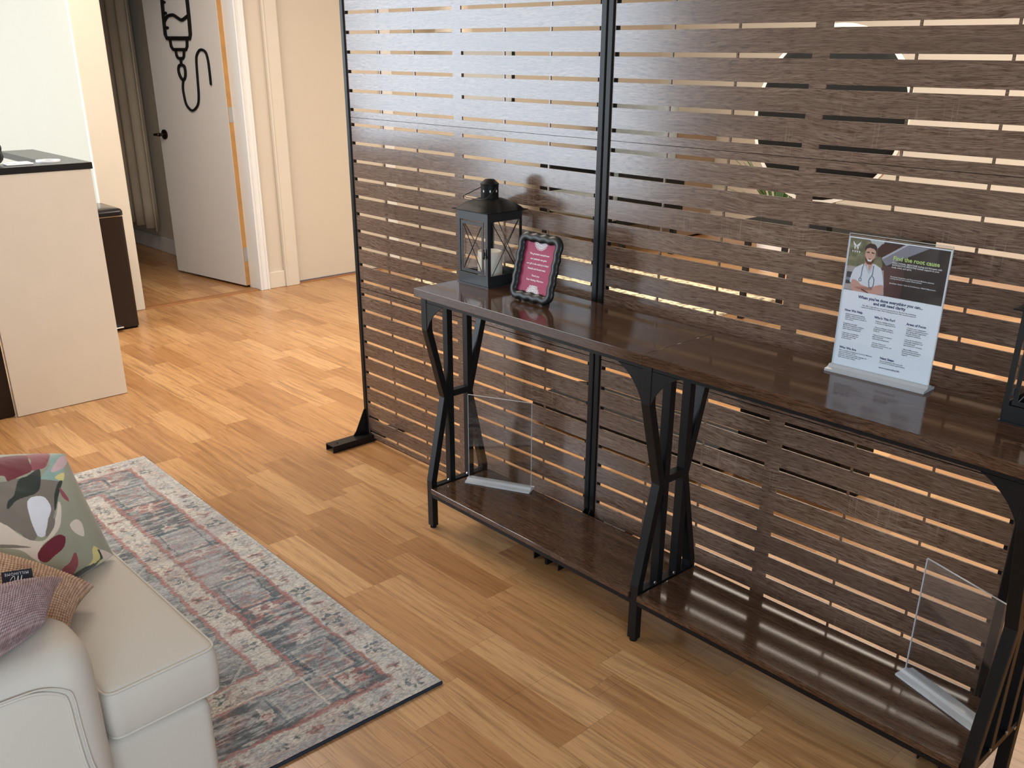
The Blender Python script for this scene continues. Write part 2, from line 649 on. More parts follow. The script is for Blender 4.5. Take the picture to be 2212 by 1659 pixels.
# floor boards (each 20 cm board is a piece; strips are the laminate's print)
BL = 1.285
bm0 = MB().box(0, BL - 0.0006, 0.00025, 0.19975, -0.0085, 0)
board_me = None
rnd = random.Random(4)
starts = {}
for k in range(-6, 9):
    y0 = -0.75 + 0.2 * k
    if k == 1:
        s = 1.7465
    elif k == 0:
        s = 1.605
    else:
        s = 1.70 - rnd.random() * BL
    starts[k] = s
    x = s
    while x > -2.62:
        x -= BL
    while x < 2.9:
        a, b = max(x, -2.62), min(x + BL, 3.4)
        if b - a > 0.02:
            if board_me is None and a == x and b == x + BL:
                o = bm0.build('floor_board', MAT['floor'], floor)
                board_me = o.data
                o.location = (x, y0, 0)
            elif a == x and b == x + BL:
                o = bpy.data.objects.new('floor_board', board_me)
                COL.objects.link(o)
                o.parent = floor
                o.location = (x, y0, 0)
            else:
                MB().box(a, b - 0.0006, y0 + 0.00025, y0 + 0.19975, -0.0085, 0).build('floor_board', MAT['floor'], floor)
        x += BL
# boards behind the screen and past the row above, one joined bed level with them
o = MB().box(-6.5, -2.621, -4.2, 5.0, -0.0085, -0.0002).box(-2.62, 4.5, 1.0506, 5.0, -0.0085, -0.0002).box(3.41, 4.5, -1.96, 1.05, -0.0085, -0.0002).box(-2.62, 4.5, -4.2, -1.9506, -0.0085, -0.0002).build('floor_boards', MAT['floor'], floor)
o['kind'] = 'stuff'

XW = -2.62
wl = struct('wall_left', MB().box(XW - 0.13, XW, 0.972, 1.25, 0, ZC).box(XW - 0.13, XW, 2.0, 5.0, 0, ZC).box(XW - 0.13, XW, 1.25, 2.0, 2.05, ZC).box(XW - 0.13, XW, 0.2, 0.972, 2.05, ZC), MAT['wall'])
struct('wall_return', MB().box(XW - 3.9, XW - 0.026, 0.033, 0.159, 0, ZC), MAT['wall_dimmed'])
struct('trim_1', MB().box(XW - 0.026, XW + 0.004, 0.03, 0.2, 0, ZC).box(XW - 0.13, XW - 0.026, 0.16, 0.2, 0, ZC), MAT['trim_cream'], bevel=0.006)
struct('wall_far_left', MB().box(-6.6, -6.5, -4.3, 1.1, 0, ZC), MAT['wall_dimmed'])
struct('wall_front', MB().box(-6.5, 4.6, -4.3, -4.15, 2.45, ZC).box(-6.5, 4.6, -4.3, -4.15, 0, 0.28).box(-1.95, 4.6, -4.3, -4.15, 0.28, 2.45), MAT['wall'])
struct('wall_right', MB().box(4.45, 4.6, -4.15, -3.7, 0, ZC).box(4.45, 4.6, -1.5, -1.2, 0, ZC).box(4.45, 4.6, -3.7, -1.5, 0, 0.6).box(4.45, 4.6, -3.7, -1.5, 2.3, ZC), MAT['wall'])
struct('added_wall_far_right', MB().box(8.4, 8.5, -1.3, 5.1, 0, ZC), MAT['wall'])  # unseen, added far out so the light falls off on the right
struct('added_wall_right_return', MB().box(4.6, 8.4, -1.35, -1.2, 0, ZC), MAT['wall'])  # unseen, added with the far wall to keep the right side dim
struct('wall_back', MB().box(-2.75, 8.4, 4.95, 5.1, 0, ZC), MAT['wall'])
w = struct('window_1', MB().box(-6.5, -1.95, -4.2, -4.15, 0.28, 0.33).box(-6.5, -1.95, -4.2, -4.15, 2.40, 2.45).box(-3.45, -3.39, -4.2, -4.15, 0.33, 2.40).box(-4.98, -4.92, -4.2, -4.15, 0.33, 2.40), MAT['trim'])
w = struct('window_2', MB().box(4.45, 4.5, -3.7, -1.5, 0.6, 0.65).box(4.45, 4.5, -3.7, -1.5, 2.25, 2.3), MAT['trim'])
# inner room behind the open door
struct('wall_inner_side', MB().box(-6.5, XW - 0.13, 1.06, 1.16, 0, ZC), MAT['wall'])
struct('wall_inner_end', MB().box(-6.0, -5.9, 0.16, 1.06, 0, ZC), MAT['wall'])
struct('baseboard_inner', MB().box(-5.9, XW - 0.14, 1.047, 1.06, 0, 0.11), MAT['trim'], bevel=0.003)
struct('baseboard_left', MB().box(XW, XW + 0.014, 1.026, 1.148, 0, 0.105), MAT['trim_cream'], bevel=0.003)
struct('baseboard_back', MB().box(-2.6, 4.4, 4.936, 4.95, 0, 0.1), MAT['trim'], bevel=0.003)
struct('baseboard_far', MB().box(XW, XW + 0.014, 2.1, 4.93, 0, 0.1), MAT['trim_cream'], bevel=0.003)
# casings
cs = MB()
cs.box(XW, XW + 0.020, 0.9615, 1.025, 0, 2.1).box(XW - 0.129, XW + 0.010, 0.9605, 0.972, 0, 2.05)
cs.box(XW + 0.001, XW + 0.028, 0.960, 0.970, 0.0005, 2.099).box(XW + 0.001, XW + 0.026, 1.012, 1.026, 0.0005, 2.099).box(XW + 0.001, XW + 0.024, 0.980, 0.985, 0.0005, 2.099)
struct('trim_2', cs, MAT['trim'], bevel=0.003)
cs = MB().box(XW, XW + 0.024, 1.149, 1.245, 0, 2.12).box(XW + 0.001, XW + 0.030, 1.148, 1.158, 0.0005, 2.119).box(XW - 0.05, XW + 0.012, 1.2445, 1.256, 0, 2.05)
struct('trim_3', cs, MAT['trim_cream'], bevel=0.003)
cs = MB().box(XW, XW + 0.024, 2.0, 2.075, 0, 2.12).box(XW, XW + 0.024, 1.245, 2.0, 2.045, 2.12)
struct('trim_4', cs, MAT['trim'], bevel=0.003)
struct('trim_5', MB().box(XW - 0.05, XW + 0.004, 0.2, 0.960, -0.002, 0.007), MAT['threshold'], bevel=0.002)
struct('trim_6', MB().box(XW - 0.05, XW + 0.006, 1.25, 2.0, -0.002, 0.006), MAT['threshold'], bevel=0.002)
d2 = struct('door_2', MB().box(XW - 0.055, XW - 0.018, 1.257, 1.998, 0.014, 2.04), MAT['door_cream'])

# the open white door: local x runs from the hinge to the free edge, local y faces the camera
d = Vector((-3.491 + 2.733, 0.808 - 0.927, 0)).normalized()
ang = math.atan2(d.y, d.x)
door = bpy.data.objects.new('door_1', None)
COL.objects.link(door)
door.location = (-2.733, 0.927, 0)
door.rotation_euler = (0, 0, ang)
door['kind'] = 'structure'
MB().box(0.0012, 0.767, -0.036, 0, 0.014, 2.03).build('door_panel', MAT['door'], door, bevel=0.002)
MB().box(-0.0012, 0.0012, -0.034, -0.002, 0.016, 2.028).build('door_edge', MAT['door_edge'], door)
for z in (0.17, 1.03, 1.85):
    h = MB().box(-0.003, -0.0012, -0.034, -0.004, z, z + 0.09).cyl((-0.006, -0.040, z), 0.006, 0.09, 10).box(-0.004, -0.002, -0.075, -0.040, z, z + 0.09).build('hinge', MAT['chrome'], door)
k = MB().cyl((0.705, 0.0, 0.925), 0.031, 0.008, 24, 'y').cyl((0.705, 0.008, 0.925), 0.011, 0.035, 16, 'y').build('rosette', MAT['bronze'], door, smooth='auto')
MB().tube([(0.705, 0.045, 0.925), (0.725, 0.047, 0.925), (0.765, 0.043, 0.922)], [0.011, 0.010, 0.008], 10).build('door_handle', MAT['bronze'], door, smooth=True)

# drip bag emblem on the door, raised black strokes
em = thing('door_emblem', (-2.733, 0.927, 0), 'black raised drip bag and tube emblem on the open white door', 'wall sign', rz=ang)


def strokes(nm, pts, r=0.0095, k=6, closed=False):
    P = smooth_line(pts, k) if not closed else smooth_poly(pts, k)
    m = MB().tube([(x, 0.006, z) for x, z in P], r, 8, closed=closed)
    for sx, sz in (P[0], P[-1]):
        m.lathe([(0.0001, -r), (r * .7, -r * .7), (r, 0), (r * .7, r * .7), (0.0001, r)], (sx, 0.006, sz), 10)
    return m.build(nm, MAT['black_matte'], em, smooth='auto')


def poly(nm, pts, r=0.0095):
    return strokes(nm, pts, r, 1)


poly('bag_outline', [(0.52, 2.0), (0.535, 1.725), (0.543, 1.607), (0.546, 1.530), (0.535, 1.508), (0.41, 1.507), (0.290, 1.507), (0.281, 1.530), (0.275, 1.621), (0.273, 1.719), (0.27, 2.0), (0.40, 2.03), (0.52, 2.0)], 0.0118)
strokes('liquid_line', [(0.535, 1.606), (0.512, 1.625), (0.486, 1.636), (0.435, 1.638), (0.395, 1.623), (0.354, 1.61), (0.307, 1.624), (0.272, 1.638)], 0.010)
for z in (1.568, 1.651, 1.712, 1.78):
    poly('tick_mark', [(0.536, z), (0.512, z)], 0.0085)
poly('neck', [(0.504, 1.50), (0.500, 1.462), (0.482, 1.443), (0.345, 1.443), (0.330, 1.462), (0.324, 1.50)], 0.0095)
poly('port', [(0.457, 1.436), (0.452, 1.405), (0.436, 1.392), (0.390, 1.392), (0.376, 1.405), (0.370, 1.436)], 0.009)
poly('stem', [(0.414, 1.392), (0.416, 1.355)], 0.009)
strokes('drip_chamber', [(0.440, 1.349), (0.415, 1.354), (0.388, 1.348), (0.381, 1.320), (0.389, 1.286), (0.414, 1.266), (0.440, 1.284), (0.453, 1.32)], 0.009, 5, True)
strokes('tube', [(0.414, 1.266), (0.428, 1.225), (0.428, 1.182), (0.413, 1.12), (0.359, 1.087), (0.296, 1.118), (0.271, 1.174), (0.261, 1.284), (0.251, 1.386), (0.232, 1.422), (0.196, 1.443), (0.15, 1.431), (0.133, 1.387), (0.13, 1.322), (0.131, 1.248)], 0.0078)

# curtain in the inner room
nx, nz = 120, 12
xs = np.linspace(-5.3, -4.10, nx)
zs = np.linspace(0.19, 2.25, nz)
P = np.zeros((nx, nz, 3))
for i, x in enumerate(xs):
    for j, z in enumerate(zs):
        fold = 0.022 * math.sin(x * 34) + 0.012 * math.sin(x * 71 + 1.3)
        P[i, j] = (x - 0.02 * (z - 0.2) * 0, 0.985 + fold * (1.15 - 0.3 * (z / 2.2)), z + 0.006 * math.sin(x * 34))
cur = link('curtain', grid_mesh('curtain', P), MAT['curtain'], smooth=True)
cur.modifiers.new('solid', 'SOLIDIFY').thickness = 0.003
tag(cur, 'khaki curtain hanging in the dim room behind the open white door', 'curtain')
cr = thing('curtain_rod', (0, 0, 0), 'dark rod carrying the khaki curtain in the dim room', 'curtain rod')
MB().tube([(-5.5, 1.0, 2.27), (-3.9, 1.0, 2.27)], 0.011, 10).build('rod', MAT['black'], cr, smooth='auto')
for bx_ in (-5.4, -4.0):
    MB().box(bx_, bx_ + 0.02, 0.995, 1.06, 2.255, 2.285).build('bracket', MAT['black'], cr)

# ================================================================ PRIVACY SCREENS
WB, HP, Z0 = 1.182, 0.6061, 0.013
PITCH, SH = 0.0618, 0.0105
edges = [0.0]
for k in range(10):
    c = 0.0255 + PITCH * k
    edges += [c - SH / 2, c + SH / 2]
edges.append(HP - 0.0012)
slats = []
TABS = [(0.0, 0.003), (0.1875, 0.1925), (0.3765, 0.3815), (0.573, 0.614), (0.8035, 0.8085), (0.9925, 0.9975), (1.179, 1.182)]
for k in range(11):
    a, b = edges[2 * k], edges[2 * k + 1]
    m = MB().box(0, WB, 0, 0.0045, a, b)
    if k < 10:
        c = edges[2 * k + 2]
        for t0, t1 in TABS:
            m.box(t0, t1, 0.0, 0.0045, b, c)
    slats.append(m)


def make_screen(x0, label):
    t = thing('privacy_screen', (x0, 0, 0), label, 'screen', 'slatted privacy screens')
    for pnl in range(3):
        for k in range(11):
            if pnl == 0:
                o = slats[k].build('slat', MAT['screen_wood'], t)
                slats[k] = (slats[k], o.data)
            else:
                o = bpy.data.objects.new('slat', slats[k][1])
                COL.objects.link(o)
                o.parent = t
            o.location = (0, 0, Z0 + pnl * HP + (0.0012 if pnl else 0))
    for side in (-1, 1):
        xa = -0.0205 if side < 0 else WB + 0.0005
        xb = xa + 0.020
        post = MB().box(xa, xb, -0.005, 0.018, 0.028, 1.865)
        po = post.build('post', MAT['black'], t, bevel=0.003)
        MB().box(xa + 0.001, xb - 0.001, -0.004, 0.017, 1.865, 1.869).build('cap', MAT['black_matte'], po)
        f0, f1 = ((-0.001, 0.0125) if side < 0 else (WB - 0.0125, WB + 0.001))
        MB().box(f0, f1, 0.0047, 0.0075, 0.03, 1.84).build('flange', MAT['black_matte'], po)
        # inverted U channel foot
        fx0 = xa - 0.006 if side < 0 else xb + 0.006 - 0.050
        if side > 0:
            fx0 = xb - 0.051
        else:
            fx0 = xa + 0.001
        fx1 = fx0 + 0.052
        ft = MB().box(fx0, fx1, -0.19, 0.19, 0.0245, 0.028).box(fx0, fx0 + 0.003, -0.19, 0.19, 0.001, 0.0245).box(fx1 - 0.003, fx1, -0.19, 0.19, 0.001, 0.0245)
        fo = ft.build('foot', MAT['black'], t)
        for yh in (-0.155, 0.155):
            MB().cyl(((fx0 + fx1) / 2, yh, 0.028), 0.005, 0.0006, 14).build('screw_hole', MAT['black_matte'], fo)
        xm = (xa + xb) / 2
        for sg in (-1, 1):
            g = MB().prism([(0.0065 + sg * 0.0115, 0.028), (0.0065 + sg * 0.075, 0.028), (0.0065 + sg * 0.060, 0.045), (0.0065 + sg * 0.018, 0.128), (0.0065 + sg * 0.0115, 0.128)], 'x', xm - 0.0015, xm + 0.0015)
            g.build('gusset', MAT['black'], t)
    for z in (Z0 - 0.006, Z0 + HP - 0.002, Z0 + 2 * HP - 0.002, Z0 + 3 * HP - 0.004):
        MB().box(-0.0005, WB + 0.0005, 0.0047, 0.0075, z, z + 0.009).build('rail', MAT['black_matte'], t)
    return t


s1 = make_screen(0.0, 'slatted brown screen panel behind the lantern and pink card, nearer the doors')
# second screen: a copy with every part
s2 = copy_tree(s1)
s2.location = (WB + 0.044, 0, 0)
s2['label'] = 'slatted brown screen panel right of the centre post, behind the printed flyer'

# ================================================================ CONSOLE TABLE
tbl = thing('console_table', (0.7584, -0.3187, 0), 'long dark wood console table on black steel legs before the slatted screens', 'table', rz=-0.0144)
LT, DT, TT = 0.8885, 0.2835, 0.7973
for i in range(2):
    MB().box(i * LT + 0.0004, (i + 1) * LT - 0.0004, 0, DT, TT - 0.0253, TT).build('tabletop', MAT['table_wood'], tbl, bevel=0.0012)
FR = [(0.004, 0.030), (LT - 0.014, LT + 0.014), (2 * LT - 0.030, 2 * LT - 0.004)]
for i in range(2):
    xa, xb = FR[i][1], FR[i + 1][0]
    MB().box(xa + 0.0006, xb - 0.0006, 0.017, 0.262, 0.1303, 0.1463).build('shelf', MAT['table_wood'], tbl, bevel=0.0012)
    MB().box(xa + 0.0003, xb - 0.0003, 0.0225, 0.0255, 0.114, 0.130).box(xa + 0.0003, xb - 0.0003, 0.0255, 0.043, 0.127, 0.130).build('shelf_rail', MAT['black'], tbl)
    MB().box(xa + 0.0003, xb - 0.0003, 0.2525, 0.2555, 0.114, 0.130).build('shelf_rail', MAT['black'], tbl)
    MB().box(xa + 0.0003, xb - 0.0003, 0.024, 0.044, 0.7545, 0.7715).build('top_rail', MAT['black'], tbl)
    MB().box(xa + 0.0003, xb - 0.0003, 0.240, 0.260, 0.7545, 0.7715).build('top_rail', MAT['black'], tbl)
for x0, x1 in FR:
    prof = [(0.7715, 0.022), (0.668, 0.022), (0.441, 0.082), (0.168, 0.022), (0.008, 0.022)]
    w = 0.0215
    for back in (False, True):
        def yy(y):
            return DT - 0.004 - y if back else y
        out = [(yy(y), z) for z, y in prof]
        inn = [(yy(y + w), z) for z, y in prof]
        lg = MB().strip(out, inn, 'x', x0, x1).build('leg', MAT['black'], tbl, bevel=0.0015)
        MB().cyl(((x0 + x1) / 2, yy(0.022 + w / 2), 0.0), 0.0105, 0.008, 16).build('foot_pad', MAT['black_matte'], lg)
    for ya in (0.1005, 0.1785):
        MB().box(x0 + 0.001, x1 - 0.001, ya, ya + 0.020, 0.150, 0.7545).build('upright', MAT['black'], tbl, bevel=0.0012)
        MB().cyl(((x0 + x1) / 2 + 0.013, ya - 0.010, 0.158), 0.0045, 0.003, 10, 'x').build('bolt', MAT['chrome'], tbl)
    MB().box(x0 + 0.001, x1 - 0.001, 0.1215, 0.1775, 0.438, 0.458).build('crossbar', MAT['black'], tbl, bevel=0.001)
    MB().box(x0 + 0.002, x1 - 0.002, 0.046, 0.236, 0.1305, 0.150).build('lower_crossbar', MAT['black'], tbl, bevel=0.001)
    MB().box(x0 + 0.001, x1 - 0.001, 0.0445, 0.235, 0.7555, 0.7715).build('upper_crossbar', MAT['black'], tbl, bevel=0.001)
    MB().cyl((x1 - 0.0025, 0.222, 0.141), 0.0045, 0.004, 10, 'x').build('bolt', MAT['chrome'], tbl)


def gusset(xc, sg, y):
    n = 10
    # shallow concave edge between rail and leg
    arc = [(xc + sg * 0.080 * (0.5 * (1 - math.sin(math.pi / 2 * i / n)) + 0.5 * (1 - i / n)), 0.7535 - 0.084 * (0.5 * (1 - math.cos(math.pi / 2 * i / n)) + 0.5 * i / n)) for i in range(n + 1)]
    m = MB()
    top = [(p[0], 0.7535) for p in arc]
    m.strip(top, arc, 'y', y, y + 0.003)
    return m.build('corner_bracket', MAT['black'], tbl)


for y in (0.0235, 0.2530):
    gusset(FR[0][1], 1, y)
    gusset(FR[1][0], -1, y)
    gusset(FR[1][1], 1, y)
    gusset(FR[2][0], -1, y)

# ================================================================ LANTERNS
T = TT


def make_lantern(x, y, label):
    t = thing('lantern', (x, y, T), label, 'lantern', 'black candle lanterns')
    h = 0.067
    MB().box(-h - 0.004, h + 0.004, -h - 0.004, h + 0.004, 0.0, 0.003).box(-h, h, -h, h, 0.003, 0.007).build('base', MAT['lantern'], t)
    m = MB()
    for sx in (-1, 1):
        m.box(sx * h - 0.001, sx * h + 0.001, -h, h, 0.007, 0.034)
        m.box(-h, h, sx * h - 0.001, sx * h + 0.001, 0.007, 0.034)
    m.build('lower_band', MAT['lantern'], t)
    m = MB()
    for sx in (-1, 1):
        m.box(sx * h - 0.001, sx * h + 0.001, -h, h, 0.190, 0.217)
        m.box(-h, h, sx * h - 0.001, sx * h + 0.001, 0.190, 0.217)
    m.build('upper_band', MAT['lantern'], t)
    for sx in (-1, 1):
        for sy in (-1, 1):
            MB().box(min(sx * h, sx * (h - 0.010)), max(sx * h, sx * (h - 0.010)), sy * h - 0.0011, sy * h + 0.0011, 0.034, 0.190).box(sx * h - 0.0011, sx * h + 0.0011, min(sy * h, sy * (h - 0.010)), max(sy * h, sy * (h - 0.010)), 0.034, 0.190).build('corner_post', MAT['lantern'], t)
    # glass and crossed wires on four faces
    for k in range(4):
        a = k * math.pi / 2

        def rot(p):
            return (p[0] * math.cos(a) - p[1] * math.sin(a), p[0] * math.sin(a) + p[1] * math.cos(a), p[2])
        g = MB()
        q = 0.057
        g.v = [rot(v) for v in [(-q, -h + 0.004, 0.036), (q, -h + 0.004, 0.036), (q, -h + 0.004, 0.188), (-q, -h + 0.004, 0.188)]]
        g.f = [(0, 1, 2, 3)]
        g.build('glass_pane', MAT['pane'], t)
        wx = 0.040 if k == 0 else 0.052
        z0, z1 = (0.046, 0.176) if k == 0 else (0.036, 0.188)
        for sg in (-1, 1):
            MB().tube([rot((-sg * wx, -h - 0.0018, z0)), rot((sg * wx, -h - 0.0018, z1))], 0.0013, 6).build('cross_wire', MAT['lantern'], t)
    dr = MB()
    y0, y1 = -h - 0.0030, -h - 0.0012
    dr.box(-0.051, 0.051, y0, y1, 0.037, 0.046).box(-0.051, 0.051, y0, y1, 0.178, 0.187).box(-0.051, -0.042, y0, y1, 0.046, 0.178).box(0.042, 0.051, y0, y1, 0.046, 0.178)
    d = dr.build('door', MAT['lantern'], t, bevel=0.0006)
    for z in (0.056, 0.150):
        MB().cyl((-0.0525, -h - 0.003, z), 0.002, 0.014, 8).build('hinge', MAT['lantern'], d)
    MB().box(0.050, 0.056, -h - 0.006, -h - 0.001, 0.095, 0.105).cyl((0.056, -h - 0.006, 0.085), 0.0022, 0.030, 8).build('latch', MAT['lantern'], d)
    MB().lathe([(0.0001, -0.0045), (0.0032, -0.0032), (0.0045, 0), (0.0032, 0.0032), (0.0001, 0.0045)], (0.057, -h - 0.008, 0.092), 12).build('latch_knob', MAT['lantern'], d, smooth=True)
    # roof: thin square eave, convex pyramid
    n = 10
    rf = MB()
    lv = []
    for i in range(n + 1):
        s = i / n
        half = (h + 0.013) * (1 - s) + 0.0262 * s
        z = 0.2185 + 0.030 * math.sin(s * math.pi / 2) ** 0.85
        lv.append((half, z))
    ring = 24
    vs = []
    for i, (half, z) in enumerate(lv):
        s = i / n
        for k in range(ring):
            a = 2 * math.pi * (k + 0.5) / ring + math.pi / 4
            c, sn = math.cos(a), math.sin(a)
            sq = half / max(abs(c), abs(sn))
            rr = sq * (1 - s) + half * 1.0 * s
            sag = -0.000 * s
            vs.append((rr * c, rr * sn, z))
    fs = []
    for i in range(n):
        for k in range(ring):
            l = (k + 1) % ring
            fs.append((i * ring + k, i * ring + l, (i + 1) * ring + l, (i + 1) * ring + k))
    fs.append(tuple(n * ring + k for k in range(ring)))
    rf.add(vs, fs)
    rf.box(-h - 0.0135, h + 0.0135, -h - 0.0135, h + 0.0135, 0.2165, 0.2187)
    rf.build('roof', MAT['lantern_roof'], t, smooth='auto')
    MB().lathe([(0.0262, 0.243), (0.0262, 0.248), (0.0262, 0.286), (0.0274, 0.287), (0.0274, 0.290), (0.014, 0.3015), (0.0001, 0.3025)], (0, 0, 0), 32).build('chimney', MAT['lantern_roof'], t, smooth='auto')
    for k in range(8):
        a = 2 * math.pi * k / 8 + 0.12
        c, s = math.cos(a), math.sin(a)
        v = []
        for i in range(12):
            b = 2 * math.pi * i / 12
            v.append(((0.02655) * c - 0.0022 * math.cos(b) * s, 0.02655 * s + 0.0022 * math.cos(b) * c, 0.270 + 0.0038 * math.sin(b)))
        hm = MB()
        hm.v = v
        hm.f = [tuple(range(12))]
        hm.build('vent_hole', MAT['vent'], t)
    # wire bail folded towards the front
    b = [(-0.0270, 0, 0.279), (-0.031, -0.006, 0.277), (-0.046, -0.042, 0.261), (-0.048, -0.056, 0.256), (-0.035, -0.062, 0.252), (0.035, -0.062, 0.252), (0.048, -0.056, 0.256), (0.046, -0.042, 0.261), (0.031, -0.006, 0.277), (0.0270, 0, 0.279)]
    MB().tube(b, 0.0013, 8).build('handle', MAT['lantern'], t, smooth=True)
    return t


MAT['vent'] = plain('lantern_vent_painted_light', (0.75, 0.76, 0.78), 0.5, 0.02)  # pale fill painted as the light seen through the chimney holes
l1 = make_lantern(0.8465, -0.0935, 'black metal lantern with cream candle at the left end of the console table')
l2 = copy_tree(l1)
l2.location = (2.452, -0.088, T)
l2.rotation_euler = (0, 0, 0.0)
l2['label'] = 'black metal lantern at the right end of the console table, cut by the photo edge'


def candle(x, y, label):
    t = thing('candle', (x, y, T + 0.007), label, 'candle', 'pillar candles in the lanterns')
    MB().lathe([(0.0358, 0.0), (0.0372, 0.0015), (0.0372, 0.084), (0.0362, 0.0865), (0.033, 0.0868), (0.028, 0.083), (0.0001, 0.081)], (0, 0, 0), 40).build('wax', MAT['wax'], t, smooth='auto')
    MB().tube([(0, 0, 0.081), (0.0005, 0, 0.087), (0.002, 0, 0.091)], 0.0008, 6).build('wick', MAT['black_matte'], t)


candle(0.8465, -0.0935, 'cream pillar candle inside the left lantern')
candle(2.452, -0.088, 'pale pillar candle inside the right lantern at the photo edge')

# ================================================================ WAVY CARD FRAMES
LEAN = -0.262


def make_card_frame(loc, rz, label, full=True):
    t = thing('framed_card', loc, label, 'picture frame', 'wavy black card frames')
    t.rotation_euler = (LEAN, 0, rz)
    w, h = 0.166, 0.190
    hw, hh, rc = w / 2 - 0.014, h / 2 - 0.014, 0.018
    path = []
    n = 260
    per = 4 * (hw + hh) - 8 * rc + 2 * math.pi * rc
    for i in range(n):
        s = per * i / n
        segs = [(2 * (hw - rc), 0), (math.pi * rc / 2, 1), (2 * (hh - rc), 2), (math.pi * rc / 2, 3), (2 * (hw - rc), 4), (math.pi * rc / 2, 5), (2 * (hh - rc), 6), (math.pi * rc / 2, 7)]
        for L, k in segs:
            if s <= L:
                break
            s -= L
        if k == 0:
            p, nn, wv = (-hw + rc + s, -hh), (0, -1), math.cos(2 * math.pi * 3 * s / L)
        elif k == 2:
            p, nn, wv = (hw, -hh + rc + s), (1, 0), math.cos(2 * math.pi * 4 * s / L)
        elif k == 4:
            p, nn, wv = (hw - rc - s, hh), (0, 1), math.cos(2 * math.pi * 3 * s / L)
        elif k == 6:
            p, nn, wv = (-hw, hh - rc - s), (-1, 0), math.cos(2 * math.pi * 4 * s / L)
        else:
            a = {1: -math.pi / 2, 3: 0, 5: math.pi / 2, 7: math.pi}[k] + s / rc
            cx = {1: hw - rc, 3: hw - rc, 5: -hw + rc, 7: -hw + rc}[k]
            cy = {1: -hh + rc, 3: hh - rc, 5: hh - rc, 7: -hh + rc}[k]
            p, nn, wv = (cx + rc * math.cos(a), cy + rc * math.sin(a)), (math.cos(a), math.sin(a)), 1.0
        off = 0.0014 * wv
        path.append((p[0] + nn[0] * off, p[1] + nn[1] * off, nn))
    zc = h / 2 + 0.001

    def sweep(prof):
        m = MB()
        k = len(prof)
        vs = [(x + nx_ * a, b, zc + z + ny_ * a) for x, z, (nx_, ny_) in path for a, b in prof]
        fs = [(i * k + j, ((i + 1) % n) * k + j, ((i + 1) % n) * k + (j + 1) % k, i * k + (j + 1) % k) for i in range(n) for j in range(k)]
        return m.add(vs, fs)
    prof = [(0.0128 * math.cos(a), -0.004 + 0.0085 * math.sin(a)) for a in [2 * math.pi * i / 14 for i in range(14)]]
    fr = sweep(prof).build('frame', MAT['frame_black'], t, smooth=True)
    sweep([(-0.0112, -0.0052), (-0.0124, -0.0052), (-0.0128, -0.0036), (-0.0114, -0.0030)]).build('inner_lip', MAT['frame_lip'], t, smooth=True)
    cw, chh = 0.066, 0.079
    MB().box(-cw, cw, 0.0, 0.003, zc - chh, zc + chh).build('backing', MAT['paper_mat'], t)
    MB().box(-cw + 0.0055, cw - 0.0055, -0.0008, -0.0002, zc - chh + 0.006, zc + chh - 0.004).build('card', MAT['magenta'], t)
    MB().prism([(0.002, 0.02), (0.004, 0.02), (0.004, 0.13), (0.002, 0.13)], 'x', -0.02, 0.02).prism([(0.004, 0.125), (0.0635, 0.016), (0.0665, 0.017), (0.007, 0.127)], 'x', -0.012, 0.012).build('easel', MAT['frame_black'], t)
    if full:
        yf = -0.0011
        lines = ['The greatest compliment', 'our patients can give', 'our gift is the referral of their', 'friends and loved ones.']
        for i, s in enumerate(lines):
            text('lettering', s, 0.0074 if i != 2 else 0.0070, MAT['ink_white'], t, (0, yf, zc + 0.035 - i * 0.0135), (math.pi / 2, 0, 0), 'CENTER', 0.012, shear=0.25)
        text('lettering', 'Thank you,', 0.0070, MAT['ink_white'], t, (0, yf, zc - 0.024), (math.pi / 2, 0, 0), 'CENTER', 0.012, shear=0.25)
        text('lettering', 'Your Healing Warriors', 0.0070, MAT['ink_white'], t, (0, yf, zc - 0.036), (math.pi / 2, 0, 0), 'CENTER', 0.012, shear=0.25)
        text('lettering', 'metamedical', 0.0062, MAT['ink_white'], t, (0, yf, zc - 0.052), (math.pi / 2, 0, 0), 'CENTER', 0.012)
    # half mandalas top and bottom
    for sg in (-1, 1):
        zb = zc + sg * (chh - 0.005)
        m = MB()

        def stroke(pts, wd):
            pts = [Vector(p) for p in pts]
            for a, b in zip(pts[:-1], pts[1:]):
                dd = b - a
                if dd.length < 1e-6:
                    continue
                nn = Vector((-dd.y, dd.x)).normalized() * wd
                i = len(m.v)
                m.v += [(q.x, -0.00125, q.y) for q in (a - nn, a + nn, b + nn, b - nn)]
                m.f.append((i, i + 1, i + 2, i + 3))
        for ring_, (r0, r1, cnt, wd) in enumerate([(0.004, 0.013, 6, 0.0006), (0.011, 0.020, 9, 0.0006), (0.017, 0.0265, 12, 0.00055)]):
            for k in range(cnt):
                a = math.pi * (k + 0.5) / cnt
                da = math.pi / cnt * 0.48
                pts = [(r0 * math.cos(a), r0 * math.sin(a)), ((r0 * .4 + r1 * .6) * math.cos(a - da), (r0 * .4 + r1 * .6) * math.sin(a - da)), (r1 * math.cos(a), r1 * math.sin(a)), ((r0 * .4 + r1 * .6) * math.cos(a + da), (r0 * .4 + r1 * .6) * math.sin(a + da)), (r0 * math.cos(a), r0 * math.sin(a))]
                stroke([(x * 1.0, zb - sg * z) for x, z in pts], wd)
                stroke([(r0 * 1.1 * math.cos(a), zb - sg * r0 * 1.1 * math.sin(a)), (r1 * .85 * math.cos(a), zb - sg * r1 * .85 * math.sin(a))], wd * .8)
        m.build('mandala', MAT['ink_white'], t)
    return t


